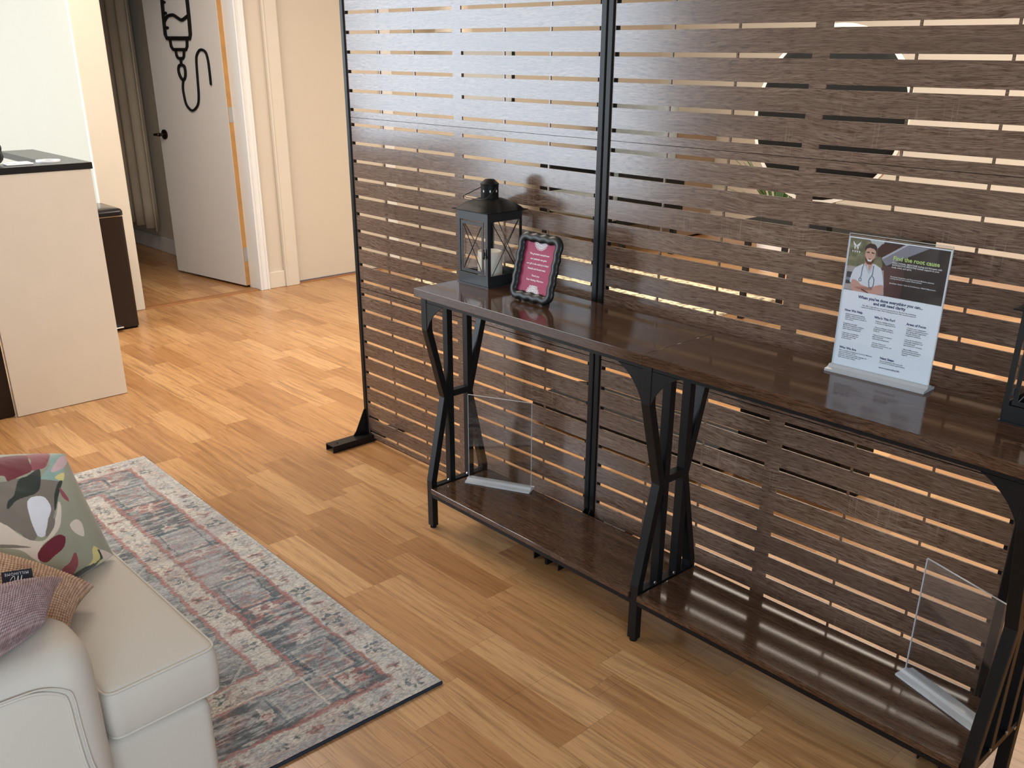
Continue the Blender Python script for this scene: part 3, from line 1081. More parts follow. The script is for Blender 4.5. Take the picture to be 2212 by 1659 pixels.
MAT['frame_black'] = plain('frame_satin_black', (0.005, 0.006, 0.007), 0.38, 0.05, spec=0.4)
MAT['frame_lip'] = plain('frame_silver_lip', (0.25, 0.28, 0.29), 0.35, 0.05, metal=0.5)
MAT['paper_mat'] = plain('card_white_border', (0.8, 0.8, 0.8), 0.5, 0.02)
make_card_frame((1.120, -0.186, T + 0.0005), 0.03, 'wavy black frame holding a magenta thank-you card beside the left lantern')
make_card_frame((-1.318, -0.868, 1.0125), 1.45, 'wavy black framed magenta card on the reception desk at the left photo edge', False)

# ================================================================ ACRYLIC HOLDERS AND FLYER


def make_holder(loc, rz, label, hgt=0.285, tilt=0.0):
    t = thing('sign_holder', loc, label, 'sign holder', 'clear acrylic sign holders', rz=rz)
    b = MB().prism([(-0.026, 0), (0.026, 0), (0.026, 0.0055), (0.012, 0.0075), (0.007, 0.0125), (-0.007, 0.0125), (-0.012, 0.0075), (-0.026, 0.0055)], 'x', -0.004, 0.220)
    b.build('base', MAT['acrylic_base'], t, bevel=0.0006)
    for ya in (-0.0022, 0.0012):
        s = MB().box(0, 0.2165, ya, ya + 0.0012, 0.0127, 0.0127 + hgt)
        s.build('sheet', MAT['acrylic'], t)
    MB().box(-0.0004, 0.0, -0.0022, 0.0024, 0.0127, 0.0127 + hgt).box(0.2165, 0.2169, -0.0022, 0.0024, 0.0127, 0.0127 + hgt).box(0, 0.2165, -0.0022, 0.0024, 0.0127 + hgt, 0.0131 + hgt).build('edge', MAT['acrylic_edge'], t)
    return t


MAT['acrylic_edge'] = plain('acrylic_bright_edge', (0.75, 0.78, 0.8), 0.2, 0.02)
make_holder((1.9965, -0.0977, T), 0.0295, 'clear acrylic holder standing on the tabletop with the flyer in it')
make_holder((0.819, -0.166, 0.1464), 0.445, 'empty clear acrylic holder on the lower shelf below the left lantern')
make_holder((2.290, -0.118, 0.1464), -0.330, 'empty clear acrylic holder at the right end of the lower shelf')

fly = thing('printed_flyer', (1.9965, -0.0977, T + 0.0127), 'printed medical flyer with smiling man in white shirt, in the tabletop holder', 'flyer', rz=0.0295)
nu, nv = 217, 280
uu, vv = np.meshgrid(np.arange(nu), np.arange(nv), indexing='ij')
U_, V_ = uu.astype(float), vv.astype(float)
C_ = np.zeros((nu, nv, 3))
C_[:] = lin(238, 243, 248)
hd = (V_ < 113) & (U_ > 2.5) & (U_ < 213.5) & (V_ > 2.5)
nz_ = fbm(U_ / 9, V_ / 9, 3)
nz2 = fbm(U_ / 30, V_ / 30, 8)
# dark right part
dark = lin(62, 56, 54) * (0.7 + 0.6 * nz2[..., None])
C_ = np.where(hd[..., None], dark, C_)
mar = hd & (U_ > 60) & (U_ < 128) & (V_ > 50)
C_ = np.where(mar[..., None], lin(98, 72, 70) * (0.75 + 0.5 * nz2[..., None]) * np.clip(1.3 - (U_[..., None] - 60) / 120, 0.6, 1), C_)


def paint(poly_, col, tex=None, k=6, sm=True):
    global C_
    msk = inpoly(U_, V_, smooth_poly(poly_, k) if sm else poly_) & (V_ < 113) & (V_ > 2.5) & (U_ > 2.5) & (U_ < 213.5)
    c = np.broadcast_to(np.array(col), C_.shape)
    if tex is not None:
        c = c * tex[..., None]
    C_ = np.where(msk[..., None], c, C_)


paint([(2, 2), (76, 2), (72, 30), (80, 48), (78, 62), (2, 64)], lin(128, 126, 98), 0.35 + 1.2 * nz_, sm=False)
paint([(45, 2), (78, 2), (66, 20), (60, 20)], lin(190, 196, 196), None, sm=False)
paint([(64, 18), (72, 8), (128, 3), (84, 34), (66, 34)], lin(78, 52, 50), sm=False)
paint([(2, 62), (84, 60), (92, 112), (2, 112)], lin(176, 168, 164), 0.85 + 0.3 * nz2, sm=False)
paint([(5, 74), (17, 73), (17, 98), (5, 100)], lin(60, 66, 72), sm=False)
paint([(5, 86), (17, 86), (17, 92), (5, 92)], lin(130, 140, 150), sm=False)
paint([(126, 3), (170, 4), (88, 50), (76, 38)], lin(142, 142, 152), 0.8 + 0.4 * nz2, sm=False)
paint([(121, 3), (127, 3), (78, 38), (76, 35)], lin(190, 190, 196), sm=False)
# man: shirt, arms, neck, head
paint([(19, 68), (30, 58), (42, 52), (58, 50), (72, 54), (80, 62), (88, 94), (70, 100), (30, 100), (14, 94)], lin(222, 226, 232))
paint([(18, 90), (30, 90), (40, 97), (60, 99), (78, 92), (88, 92), (88, 104), (78, 112), (24, 113)], lin(206, 160, 146))
paint([(26, 104), (58, 100), (66, 104), (44, 108)], lin(180, 128, 114))
paint([(44, 106), (60, 112), (58, 113), (43, 108)], lin(60, 50, 50))
paint([(43, 46), (57, 46), (58, 54), (50, 66), (43, 55)], lin(205, 158, 142))
paint([(39, 24), (42, 15), (50, 12), (59, 15), (62, 26), (60, 42), (55, 50), (46, 50), (41, 42)], lin(214, 168, 150))
paint([(40, 38), (44, 42), (51, 40), (57, 42), (61, 38), (60, 46), (55, 52), (47, 52), (42, 47)], lin(108, 68, 52))
paint([(45, 41), (51, 43), (56, 41), (54, 46), (47, 46)], lin(240, 236, 232))
paint([(38, 27), (39, 16), (46, 10), (57, 10), (63, 17), (63, 28), (60, 22), (52, 19), (43, 20)], lin(62, 48, 46))
paint([(42, 27.5), (48, 27), (48, 29), (42, 29.5)], lin(70, 48, 44))
paint([(53, 27), (59, 27.5), (59, 29.5), (53, 29)], lin(70, 48, 44))
paint([(49, 54), (53, 62), (58, 54), (60, 58), (53, 72), (45, 58)], lin(196, 204, 214))
paint([(49, 54), (53, 60), (57, 54), (53, 66)], lin(205, 158, 142))
for pts in ([(40, 54), (37, 66), (38, 76), (35, 84)], [(61, 54), (62, 68), (60, 76)], [(60, 76), (56, 84), (57, 96), (61, 101), (66, 95), (66, 82), (62, 76)]):
    sp = smooth_line(pts, 5)
    for a, b in zip(sp[:-1], sp[1:]):
        dd = np.array(b) - np.array(a)
        L = np.hypot(*dd) + 1e-9
        tt = np.clip(((U_ - a[0]) * dd[0] + (V_ - a[1]) * dd[1]) / L ** 2, 0, 1)
        ds = np.hypot(U_ - a[0] - tt * dd[0], V_ - a[1] - tt * dd[1])
        C_ = np.where((ds < 1.0)[..., None], lin(92, 118, 136), C_)
ds = np.hypot(U_ - 36, V_ - 87)
C_ = np.where(((ds < 4) & (ds > 2))[..., None], lin(92, 118, 136), C_)
# butterfly emblem with four small marks under it
for sx in (-1, 1):
    paint([(18 + sx * 0.8, 17), (18 + sx * 9, 8), (18 + sx * 6, 17), (18 + sx * 1, 20)], lin(245, 245, 245), sm=False)
    paint([(18 + sx * 1, 20), (18 + sx * 5, 20), (18 + sx * 3.5, 27)], lin(245, 245, 245), sm=False)
for i in range(4):
    paint([(10 + i * 5, 29), (12.4 + i * 5, 29), (11.2 + i * 5, 33)], lin(245, 245, 245), sm=False)
P = np.stack([U_ * 0.001, np.zeros_like(U_) - 0.0003, (279 - V_) * 0.001], -1)
pg = link('page', grid_mesh('page', P, C_), MAT['print'], fly)
rxf = (math.pi / 2, 0, 0)


def ft(s, x, y, size, mat='ink', align='LEFT', bold=0.01, line=1.0, rot=0.0):
    return text('lettering', s, size * 0.001, MAT[mat], fly, (x * 0.001, -0.0007, (279 - y) * 0.001), rxf, align, bold, line)


ft('Find the root cause', 100, 36, 12.2, 'ink_lime', bold=0.025)
ft('FUNCTIONAL MEDICINE testing and therapies with\nINTEGRATIVE MEDICINE holistic support to your\nbody, mind, and spirit.', 100, 43, 4.7, 'ink_white', bold=0.015, line=0.95)
ft('Functional, Integrative, and Environmental Medicine physician\ntreating chronic and complex illness patients', 100, 71, 3.7, 'ink_white', line=1.0)
ft('Specialties: Cancer • Lyme & Co-Infections • Mold & Mycotoxins', 100, 84.5, 3.7, 'ink_white')
ft("When you've done everything you can...", 108, 126, 8.6, 'navy', 'CENTER', 0.03)
ft('and still need clarity', 108, 134.5, 8.6, 'navy', 'CENTER', 0.03)
ft('We offer a data-driven, root-cause perspective to discover the underlying\ncause and clarify next steps when nothing gives you clear answers anymore.', 108, 141, 3.9, 'ink', 'CENTER', 0.008)
for s, x, y in (('How We Help', 12, 158), ("Who's This For?", 80, 162), ('Areas of Focus', 150, 163), ('Who We Are', 12, 241), ('Next Steps', 106, 246)):
    ft(s, x, y, 6.8, 'navy', bold=0.03)
ft('Advanced functional testing\nDeeper, earlier results to pin\ndown the symptoms and get to\nroot causes.', 15, 165, 3.9)
ft('Integrative care plan\nBlends of integrative medicine,\ndiet, stress, movement and\nother natural therapeutics.', 13, 186, 3.9)
ft('• Recovery coordination\nSafer steps to make and\ncontinuity every step\nof the journey.', 13, 207, 3.9)
ft('Patients needing clarity for\na chronic or lingering illness', 84, 169, 3.9)
ft('• Anyone seeking a holistic\nperspective with nothing to\nsettle on', 82, 182, 3.9)
ft('• Those in need of support\nafter treatment\ncontinuing management', 82, 199, 3.9)
ft('Chronic illnesses in\nparticular: autoimmune, and\nlong-term issues', 83, 216, 3.9)
ft('• Cancer care: Integrative\ninsights to complement your\ncare along with supportive\nlifestyle testing and\nintegrative therapies.', 152, 170, 3.9)
ft('• Lyme & Co-Infections:\nThorough evaluation and\nevidence-based\napproaches for recovery.', 151, 195, 3.9)
ft('• Mold & Mycotoxins:\nEnvironmental evaluation,\ndetoxing and long-term\nsupport.', 150, 216, 3.9)
ft("We're certified in Integrative Functional Medicine\ncare and trained to do so.\nDiscover root causes in plain language, set\ngoals and a tailored plan with our\nteam at your pace, always.", 12, 246.5, 3.8)
ft('Scan to schedule a discovery call\nor consult on website appointments', 106, 251, 3.8)
ft('www.metamedical.life', 106, 266, 5.2, 'navy', bold=0.012)

# ================================================================ RECEPTION DESK AREA
MAT['desk_black'] = plain('desk_black_top', (0.014, 0.014, 0.014), 0.28, 0.05, spec=0.6)
dk = thing('reception_desk', (-1.2, -0.48, 0), 'beige reception desk with black top at the left photo edge', 'desk')
MB().box(-0.022, 0.0, -0.480, -0.012, 0.002, 0.984).build('front_panel', MAT['desk'], dk, bevel=0.001)
MB().box(-0.75, -0.022, -0.034, -0.014, 0.002, 0.984).build('end_panel', MAT['desk'], dk)
MB().prism([(0.002, -0.004), (-0.72, -0.004), (-0.72, -0.150), (-0.150, -0.150), (-0.150, -1.25), (0.002, -1.25)], 'z', 0.9845, 1.0105).build('worktop', MAT['desk_black'], dk, bevel=0.0012)
MB().box(-0.50, -0.020, -1.20, -0.484, 0.003, 0.984).build('drawer_block', MAT['bin'], dk, bevel=0.002)
MB().box(-0.020, 0.002, -1.20, -0.4815, 0.735, 0.984).build('upper_panel', MAT['desk'], dk)
MB().box(0.002, 0.006, -0.505, -0.440, 0.780, 0.792).build('label_holder', MAT['black_matte'], dk)
tp = thing('tape_roll', (-1.325, -0.615, 1.011), 'flat white ring lying on the black desk top', 'tape roll')
MB().lathe([(0.027, 0.0), (0.047, 0.0), (0.047, 0.006), (0.027, 0.006), (0.027, 0.0)], (0, 0, 0), 32, True).build('ring', MAT['white'], tp, smooth='auto')
ch = thing('card_tray', (-1.28, -0.745, 1.011), 'low white card tray beside the ring on the desk top', 'tray')
MB().box(-0.03, 0.03, -0.05, 0.05, 0, 0.006).build('tray', MAT['white'], ch, bevel=0.002)
MB().box(-0.024, 0.024, -0.042, 0.042, 0.0065, 0.009).build('cards', MAT['paper'], ch)

# step bin
bn = thing('step_bin', (-2.40, -0.10, 0), 'dark brown step bin between the reception desk and the wall end', 'bin')


def rrect(x0, x1, y0, y1, r, n=6):
    out = []
    for cx, cy, a0 in ((x1 - r, y1 - r, 0), (x0 + r, y1 - r, 90), (x0 + r, y0 + r, 180), (x1 - r, y0 + r, 270)):
        for i in range(n + 1):
            a = math.radians(a0 + 90 * i / n)
            out.append((cx + r * math.cos(a), cy + r * math.sin(a)))
    return out


MB().prism(rrect(-0.14, 0.145, -0.19, 0.115, 0.022), 'z', 0.012, 0.612).build('body', MAT['bin'], bn, smooth='auto')
MB().prism(rrect(-0.135, 0.14, -0.185, 0.11, 0.022), 'z', 0.0, 0.012).build('base_ring', MAT['black_matte'], bn)
MB().prism(rrect(-0.138, 0.143, -0.188, 0.113, 0.022), 'z', 0.614, 0.619).build('rim', MAT['chrome'], bn)
lid = MB()
rings = []
for s, z in ((1.0, 0.620), (1.0, 0.640), (0.97, 0.650), (0.90, 0.656), (0.6, 0.660), (0.02, 0.661)):
    rings.append([(x * s, -0.037 + (y + 0.037) * s, z) for x, y in rrect(-0.142, 0.147, -0.192, 0.118, 0.024)])
k = len(rings[0])
lid.v = [p for r_ in rings for p in r_]
lid.f = [(i * k + j, i * k + (j + 1) % k, (i + 1) * k + (j + 1) % k, (i + 1) * k + j) for i in range(len(rings) - 1) for j in range(k)] + [tuple(range(k))[::-1], tuple((len(rings) - 1) * k + j for j in range(k))]
lid.build('lid', MAT['black_gloss'], bn, smooth='auto')
MB().box(0.14, 0.185, -0.085, 0.010, 0.022, 0.030).build('pedal', MAT['chrome'], bn, bevel=0.003)

# ================================================================ RUG
rug = thing('area_rug', (1.452, -0.797, 0), 'faded grey, cream and rose patterned rug under the armchair', 'rug', rz=math.radians(-1.45))
RL, RW = 1.87, 1.30
nu, nv = 620, 432
A_, B_ = np.meshgrid(np.linspace(0, RL, nu), np.linspace(0, RW, nv), indexing='ij')
cream, dgrey, rose, teal, lgrey, brown = lin(190, 183, 172), lin(82, 88, 92), lin(150, 98, 92), lin(52, 78, 86), lin(152, 157, 158), lin(80, 70, 68)
nA = fbm(A_ * 22, B_ * 22, 11)
nB = fbm(A_ * 7, B_ * 5, 21)
st = fbm(A_ * 160, B_ * 28, 31, 3)
st2 = fbm(A_ * 60, B_ * 14, 41, 3)
wob = (fbm(A_ * 30, B_ * 30, 51, 2) - 0.5) * 0.016 + (fbm(A_ * 120, B_ * 120, 52, 2) - 0.5) * 0.008
A2, B2 = A_ + wob, B_ + wob
D_ = np.minimum(np.minimum(A2, RL - A2), np.minimum(B2, RW - B2))     # distance from the nearest edge
C_ = np.zeros((nu, nv, 3))
C_[:] = cream


def mixc(mask, col, a=1.0):
    global C_
    m = (mask * a)[..., None] if not np.isscalar(a) or True else mask
    C_ = C_ * (1 - m) + np.broadcast_to(col, C_.shape) * m


fm = lambda m: m.astype(float)
# border 1 cream with rosettes
field = (D_ > 0.092) & (D_ < 0.245)
mixc(fm(field), dgrey)
mixc(fm(field) * np.clip((nB - 0.48) * 4, 0, 1), lgrey, 0.7)
mixc(fm(field) * np.clip((nA - 0.58) * 6, 0, 1), rose, 0.6)
inner = D_ > 0.33
mixc(fm(inner), dgrey)
mixc(fm(inner) * np.clip((nB - 0.40) * 5, 0, 1), lgrey, 0.8)
mixc(fm(inner) * np.clip((nA - 0.60) * 6, 0, 1), rose, 0.5)
mixc(np.clip((nA - 0.52) * 5, 0, 1) * (D_ < 0.092), lgrey, 0.55)
mixc(np.clip((nB - 0.55) * 6, 0, 1) * (D_ < 0.33), rose, 0.25)
# along-edge coordinate for the repeats
along = np.where(np.minimum(B_, RW - B_) <= np.minimum(A_, RL - A_), A_, B_)


def rosettes(d0, step, r, col, col2, off=0.0, petals=6):
    t = (along - off) / step
    loc = (t - np.round(t)) * step
    dd = D_ + wob * 1.2 - d0
    loc = loc + 0.02 * (nA - 0.5)
    rad = np.hypot(loc, dd) * (1 + 0.9 * (st2 - 0.5))
    ang_ = np.arctan2(dd, loc)
    pet = r * (0.72 + 0.28 * np.cos(petals * ang_))
    mixc(fm(rad < pet), col, 0.85)
    mixc(fm(rad < r * 0.36), col2, 0.9)


rosettes(0.046, 0.185, 0.026, teal, cream, 0.05)
rosettes(0.046, 0.185, 0.020, rose, brown, 0.14, 4)
rosettes(0.046, 0.0925, 0.009, dgrey, dgrey, 0.0, 3)
rosettes(0.286, 0.21, 0.024, teal, cream, 0.02)
rosettes(0.286, 0.21, 0.020, rose, brown, 0.12, 5)
rosettes(0.286, 0.105, 0.010, dgrey, lgrey, 0.06, 4)
rosettes(0.168, 0.42, 0.066, rose, cream, 0.175, 8)
rosettes(0.168, 0.42, 0.034, cream, dgrey, 0.175, 6)
rosettes(0.168, 0.42, 0.016, rose, rose, 0.175, 6)
rosettes(0.168, 0.42, 0.030, cream, rose, 0.385, 5)
for d0, wdt, c in ((0.012, 0.004, lgrey), (0.088, 0.0055, rose), (0.094, 0.003, brown), (0.243, 0.006, rose), (0.250, 0.003, brown), (0.322, 0.005, rose), (0.330, 0.003, brown)):
    mixc(fm(np.abs(D_ - d0) < wdt), c, 0.8)
# rectangular cartouches in the wide band
t = (along - 0.28) / 0.42
lx = np.abs((t - np.round(t)) * 0.42)
dy = np.abs(D_ - 0.168)
box_ = np.maximum(lx / 0.085, dy / 0.055)
mixc(fm((box_ > 0.93) & (box_ < 1.03) & field), teal, 0.8)
mixc(fm((box_ > 0.80) & (box_ < 0.86) & field), cream, 0.6)
mixc(fm((box_ < 0.8) & field), lgrey, 0.35)
mixc(fm((np.abs(lx - dy * 1.2) < 0.006) & (box_ < 0.7) & field), rose, 0.7)
# drawn scrollwork: thin dark and pale contour lines of a smooth field
c1_ = fbm(A_ * 34, B_ * 34, 101, 3)
c2_ = fbm(A_ * 22, B_ * 30, 111, 3)
mixc(fm(np.abs(c1_ - 0.47) < 0.014) * fm(D_ > 0.02), teal, 0.35)
mixc(fm(np.abs(c2_ - 0.53) < 0.016) * fm(D_ > 0.09), cream, 0.35)
mixc(np.clip((fbm(A_ * 55, B_ * 55, 121, 3) - 0.60) * 9, 0, 1) * fm(D_ > 0.012), dgrey, 0.45)
mixc(np.clip((fbm(A_ * 48, B_ * 48, 131, 3) - 0.62) * 9, 0, 1) * fm(D_ > 0.012), rose, 0.35)
# white corner lines
cl = (np.abs(B_ - 0.255) < 0.004) & (A_ > 0.10) & (A_ < 0.245) | (np.abs(A_ - 0.245) < 0.004) & (B_ > 0.255) & (B_ < 0.5)
mixc(fm(cl), cream, 0.9)
# inner trellis
tr = np.minimum(np.abs(((A_ + B_) / 0.16) % 1 - 0.5), np.abs(((A_ - B_) / 0.16) % 1 - 0.5))
mixc(fm((tr < 0.03) & inner), cream, 0.5)
# wear: pale streaks across the pile, dark threads
mixc(np.clip((st - 0.56) * 6, 0, 1), lin(190, 184, 178), 0.62)
mixc(np.clip((0.42 - st) * 6, 0, 1), lin(92, 90, 94), 0.45)
mixc(np.clip((st2 - 0.50) * 5, 0, 1), lin(178, 180, 178), 0.5)
mixc(np.clip((nB - 0.5) * 5, 0, 1) * np.clip((st - 0.40) * 5, 0, 1), lin(120, 122, 126), 0.40)
big = fbm(A_ * 4, B_ * 6, 91, 3)
mixc(np.clip((big - 0.5) * 5, 0, 1), lin(160, 164, 166), 0.25)
for d0, wdt, c in ((0.090, 0.005, rose), (0.244, 0.005, rose), (0.324, 0.0045, rose)):
    mixc(fm(np.abs(D_ - d0) < wdt), c, 0.55)
mixc(fm((box_ > 0.93) & (box_ < 1.03) & field), teal, 0.45)
mixc(fm(cl), cream, 0.6)
C_ *= (0.93 + 0.14 * fbm(A_ * 300, B_ * 300, 61, 2))[..., None]
Z_ = 0.0095 + 0.0012 * st
P = np.stack([-A_, -B_, Z_], -1)
pile = link('pile', grid_mesh('pile', P[:, ::-1], C_[:, ::-1]), MAT['rug'], rug, smooth=True)
MB().box(-RL - 0.003, 0.003, -RW - 0.003, 0.003, 0.0004, 0.0085).build('bound_edge', MAT['rug_edge'], rug, bevel=0.002)

# ================================================================ ARMCHAIR
ac = thing('armchair', (1.15, -1.85, 0.011), 'sand coloured slipcovered armchair with rounded arms standing on the rug', 'armchair')
AX0, AX1 = 0.60 - 1.15, 1.640 - 1.15      # outer faces of the arms


def rbox(x0, x1, y0, y1, z0, z1, r, seg=5, sub=0, puff=0.0):
    bm = bmesh.new()
    bmesh.ops.create_cube(bm, size=1.0)
    for v in bm.verts:
        v.co = Vector(((x0 + x1) / 2 + v.co.x * (x1 - x0), (y0 + y1) / 2 + v.co.y * (y1 - y0), (z0 + z1) / 2 + v.co.z * (z1 - z0)))
    rr = r if isinstance(r, (list, tuple)) else [r]
    bmesh.ops.bevel(bm, geom=bm.edges[:], offset=rr[0], segments=seg, affect='EDGES', profile=0.5)
    return bm


def from_bm(bm, name, mat, parent, smooth=True, **k):
    bmesh.ops.recalc_face_normals(bm, faces=bm.faces)
    me = bpy.data.meshes.new(name)
    bm.to_mesh(me)
    bm.free()
    return link(name, me, mat, parent, smooth, **k)


yF = -1.395 + 1.85      # front of seat
yA = -1.612 + 1.85      # front of arms
# skirted base
from_bm(rbox(AX0 + 0.02, 1.560 - 1.15, -0.42, yF - 0.018, 0.012, 0.330, 0.022, 4), 'base', MAT['sofa'], ac)
# T cushion: outline in plan, lofted with rounded rims and a crowned top
ix = 1.442 - 1.15
ox = 1.575 - 1.15
il = -(ix) + (AX0 + AX1)
ol = AX0 + 0.03
plan = [(il + 0.004, -0.30), (ix - 0.004, -0.30), (ix - 0.004, yA + 0.012), (ox, yA + 0.014), (ox - 0.012, yF), (ol, yF), (ol, yA + 0.014), (il + 0.004, yA + 0.012)]


def round_poly(pl, r, n=5):
    out = []
    m = len(pl)
    for i in range(m):
        p0, p1, p2 = Vector(pl[i - 1]), Vector(pl[i]), Vector(pl[(i + 1) % m])
        a, b = (p0 - p1).normalized(), (p2 - p1).normalized()
        s, e = p1 + a * r, p1 + b * r
        for k in range(n + 1):
            t = k / n
            out.append(tuple((s * (1 - t) ** 2 + p1 * 2 * t * (1 - t) + e * t * t)))
    return out


def inset(pl, d):
    m = len(pl)
    out = []
    for i in range(m):
        p0, p1, p2 = Vector(pl[i - 1]), Vector(pl[i]), Vector(pl[(i + 1) % m])
        t = (p2 - p0).normalized()
        nn = Vector((-t.y, t.x))
        out.append(tuple(p1 + nn * d))
    return out


rp = round_poly(plan, 0.022)
prof = [(0.012, 0.333), (0.003, 0.340), (-0.004, 0.352), (-0.006, 0.385), (-0.006, 0.410), (-0.002, 0.430), (0.003, 0.4365), (0.010, 0.4400)]
m = MB()
k = len(rp)
for d_, z in prof:
    m.v += [(p[0], p[1], z) for p in inset(rp, d_)]
for i in range(len(prof) - 1):
    for j in range(k):
        m.f.append((i * k + j, i * k + (j + 1) % k, (i + 1) * k + (j + 1) % k, (i + 1) * k + j))
m.f.append(tuple(range(k))[::-1])
m.f.append(tuple((len(prof) - 1) * k + j for j in range(k)))
cush = m.build('seat_cushion', MAT['sofa'], ac, smooth='auto')
# piping round the top and bottom rims
for d_, z in ((-0.001, 0.4345), (-0.001, 0.344)):
    MB().tube([(p[0], p[1], z) for p in inset(rp, d_)], 0.0026, 6, closed=True).build('piping', MAT['sofa'], cush, smooth=True)
# crown panel on the seat top
nu, nv = 40, 30
P = np.zeros((nu, nv, 3))
for i in range(nu):
    for j in range(nv):
        x = il + 0.02 + (ix - il - 0.04) * i / (nu - 1)
        y = -0.28 + (yF - 0.02 + 0.28) * j / (nv - 1)
        u_, v_ = 2 * i / (nu - 1) - 1, 2 * j / (nv - 1) - 1
        P[i, j] = (x, y, 0.4385 + 0.013 * (1 - u_ ** 4) * (1 - v_ ** 4))
link('seat_crown', grid_mesh('seat_crown', P), MAT['sofa'], cush, smooth=True)


def arm(xo, xi, sgn):
    """arm: outer face at xo, inner face at xi"""
    w = abs(xo - xi)
    cx = (xo + xi) / 2
    hw = w / 2
    nprof = 9
    sec = []
    # cross-section (x offset, z): straight sides, rolled top
    zt = 0.577
    rt = 0.055
    sec.append((-hw, 0.012))
    sec.append((-hw, 0.30))
    for i in range(nprof):
        a = math.pi - math.pi / 2 * i / (nprof - 1)
        sec.append((-hw + rt + rt * math.cos(a), zt - rt + rt * math.sin(a)))
    for i in range(nprof):
        a = math.pi / 2 - math.pi / 2 * i / (nprof - 1)
        sec.append((hw - rt + rt * math.cos(a), zt - rt + rt * math.sin(a)))
    sec.append((hw, 0.30))
    sec.append((hw, 0.012))
    st_ = [(-0.55, 0.0)]
    rf_ = 0.055
    st_ += [(yA - rf_ - 0.12, 0.0)]
    for i in range(8):
        a = math.pi / 2 * i / 7
        st_.append((yA - rf_ + rf_ * math.sin(a), rf_ * (1 - math.cos(a))))
    m = MB()
    ks = len(sec)
    for y, ins in st_:
        for x, z in sec:
            fx = (hw - ins) / hw
            zz = z if z < 0.1 else z - ins * (0.9 if z > 0.45 else 0.0) * ((z - 0.45) / 0.17 if z > 0.45 else 0)
            m.v.append((cx + x * fx, y, zz))
    for i in range(len(st_) - 1):
        for j in range(ks - 1):
            m.f.append((i * ks + j, (i + 1) * ks + j, (i + 1) * ks + j + 1, i * ks + j + 1))
    m.f.append(tuple(range(ks)))
    m.f.append(tuple((len(st_) - 1) * ks + j for j in range(ks)))
    a_ = m.build('arm', MAT['sofa'], ac, smooth='auto')
    # piped seam of the outer side panel
    xs_ = xo + sgn * 0.001
    zz = [(-0.50, 0.536), (-0.20, 0.538), (0.00, 0.540), (0.10, 0.540), (0.142, 0.535), (0.172, 0.518), (0.180, 0.500), (0.182, 0.45), (0.186, 0.38), (0.194, 0.30), (0.198, 0.03)]
    MB().tube([(xs_, y, z) for y, z in smooth_line(zz, 5)], 0.0026, 6).build('piping', MAT['sofa'], a_, smooth=True)
    MB().tube([(xs_ + sgn * 0.0005, y + 0.009, z + 0.004) for y, z in smooth_line(zz, 5)], 0.0016, 6).build('seam', MAT['sofa'], a_, smooth=True)
    return a_


arm(AX1, 1.450 - 1.15, 1)
arm(AX0, il - 0.008, -1)
from_bm(rbox(AX0 + 0.01, AX1 - 0.01, -0.62, -0.40, 0.012, 0.80, 0.05, 5), 'backrest', MAT['sofa'], ac)
from_bm(rbox(il + 0.01, ix - 0.01, -0.42, -0.26, 0.44, 0.78, 0.05, 5), 'back_cushion', MAT['sofa'], ac)

# ================================================================ CUSHIONS


def cushion(name, TL, TR, BR, BL, th, label, mat, paintf, n=90, pinch=0.035, weave=0.0, wn=(60, 60), nn=None, power=0.42, bend=0.0):
    TL, TR, BR, BL = [np.array(p, float) for p in (TL, TR, BR, BL)]
    n, n2 = nn or (n, n)
    u, v = np.meshgrid(np.linspace(0, 1, n), np.linspace(0, 1, n2), indexing='ij')
    cu, cv = 2 * u - 1, 2 * v - 1
    pu = u + pinch * (0.5 - u) * 2 * (1 - cv ** 2) * np.abs(cu) ** 3
    pv = v + pinch * (0.5 - v) * 2 * (1 - cu ** 2) * np.abs(cv) ** 3
    w = lambda p: p[..., None]
    B0 = TL * w((1 - pu) * (1 - pv)) + TR * w(pu * (1 - pv)) + BR * w(pu * pv) + BL * w((1 - pu) * pv)
    nrm = np.cross((TR + BR - TL - BL), (TL + TR - BL - BR))
    nrm = nrm / np.linalg.norm(nrm)
    prof_ = np.clip((1 - cu ** 2) * (1 - cv ** 2), 0, 1) ** power
    root = thing(name, tuple(float(c) for c in (BL + BR) / 2), label, 'cushion')
    org = (BL + BR) / 2
    cols = paintf(u, v)
    wv = 0
    if weave:
        wv = weave * (basket(u, v, wn) - 0.5)
    wr = 0.004 * (fbm(u * 6, v * 6, 5, 3) - 0.5)
    front = B0 + nrm * w(prof_ * th * 0.5 + wv + wr * prof_) - org
    back = B0 - nrm * w(prof_ * th * 0.5 + wv + wr * prof_) - org
    link('front_cover', grid_mesh('front_cover', front, cols), mat, root, smooth=True)
    link('back_cover', grid_mesh('back_cover', back, paintf(1 - u, v)), mat, root, smooth=True)
    return root, front + org, nrm


def basket(u, v, wn):
    a, b = u * wn[0], v * wn[1]
    a = a + 0.25 * (vnoise(u * 9, v * 9, 3) - 0.5) * 2
    b = b + 0.25 * (vnoise(u * 9 + 40, v * 9, 4) - 0.5) * 2
    sa, sb = np.abs(np.sin(np.pi * a)), np.abs(np.sin(np.pi * b))
    par = (np.floor(a) + np.floor(b)) % 2
    return np.where(par > 0, np.sqrt(sb) * (0.45 + 0.55 * sa), np.sqrt(sa) * (0.45 + 0.55 * sb))


def blobs(u, v, base, shapes):
    c = np.zeros(u.shape + (3,))
    c[:] = base
    for col, pts in shapes:
        c = np.where(inpoly(u, v, smooth_poly(pts, 6))[..., None], np.array(col), c)
    return c


def floral(u, v):
    t = 0.93 + 0.14 * fbm(u * 12, v * 12, 9, 3)
    return blobs(u, v, lin(160, 160, 138), FLORAL) * t[..., None]


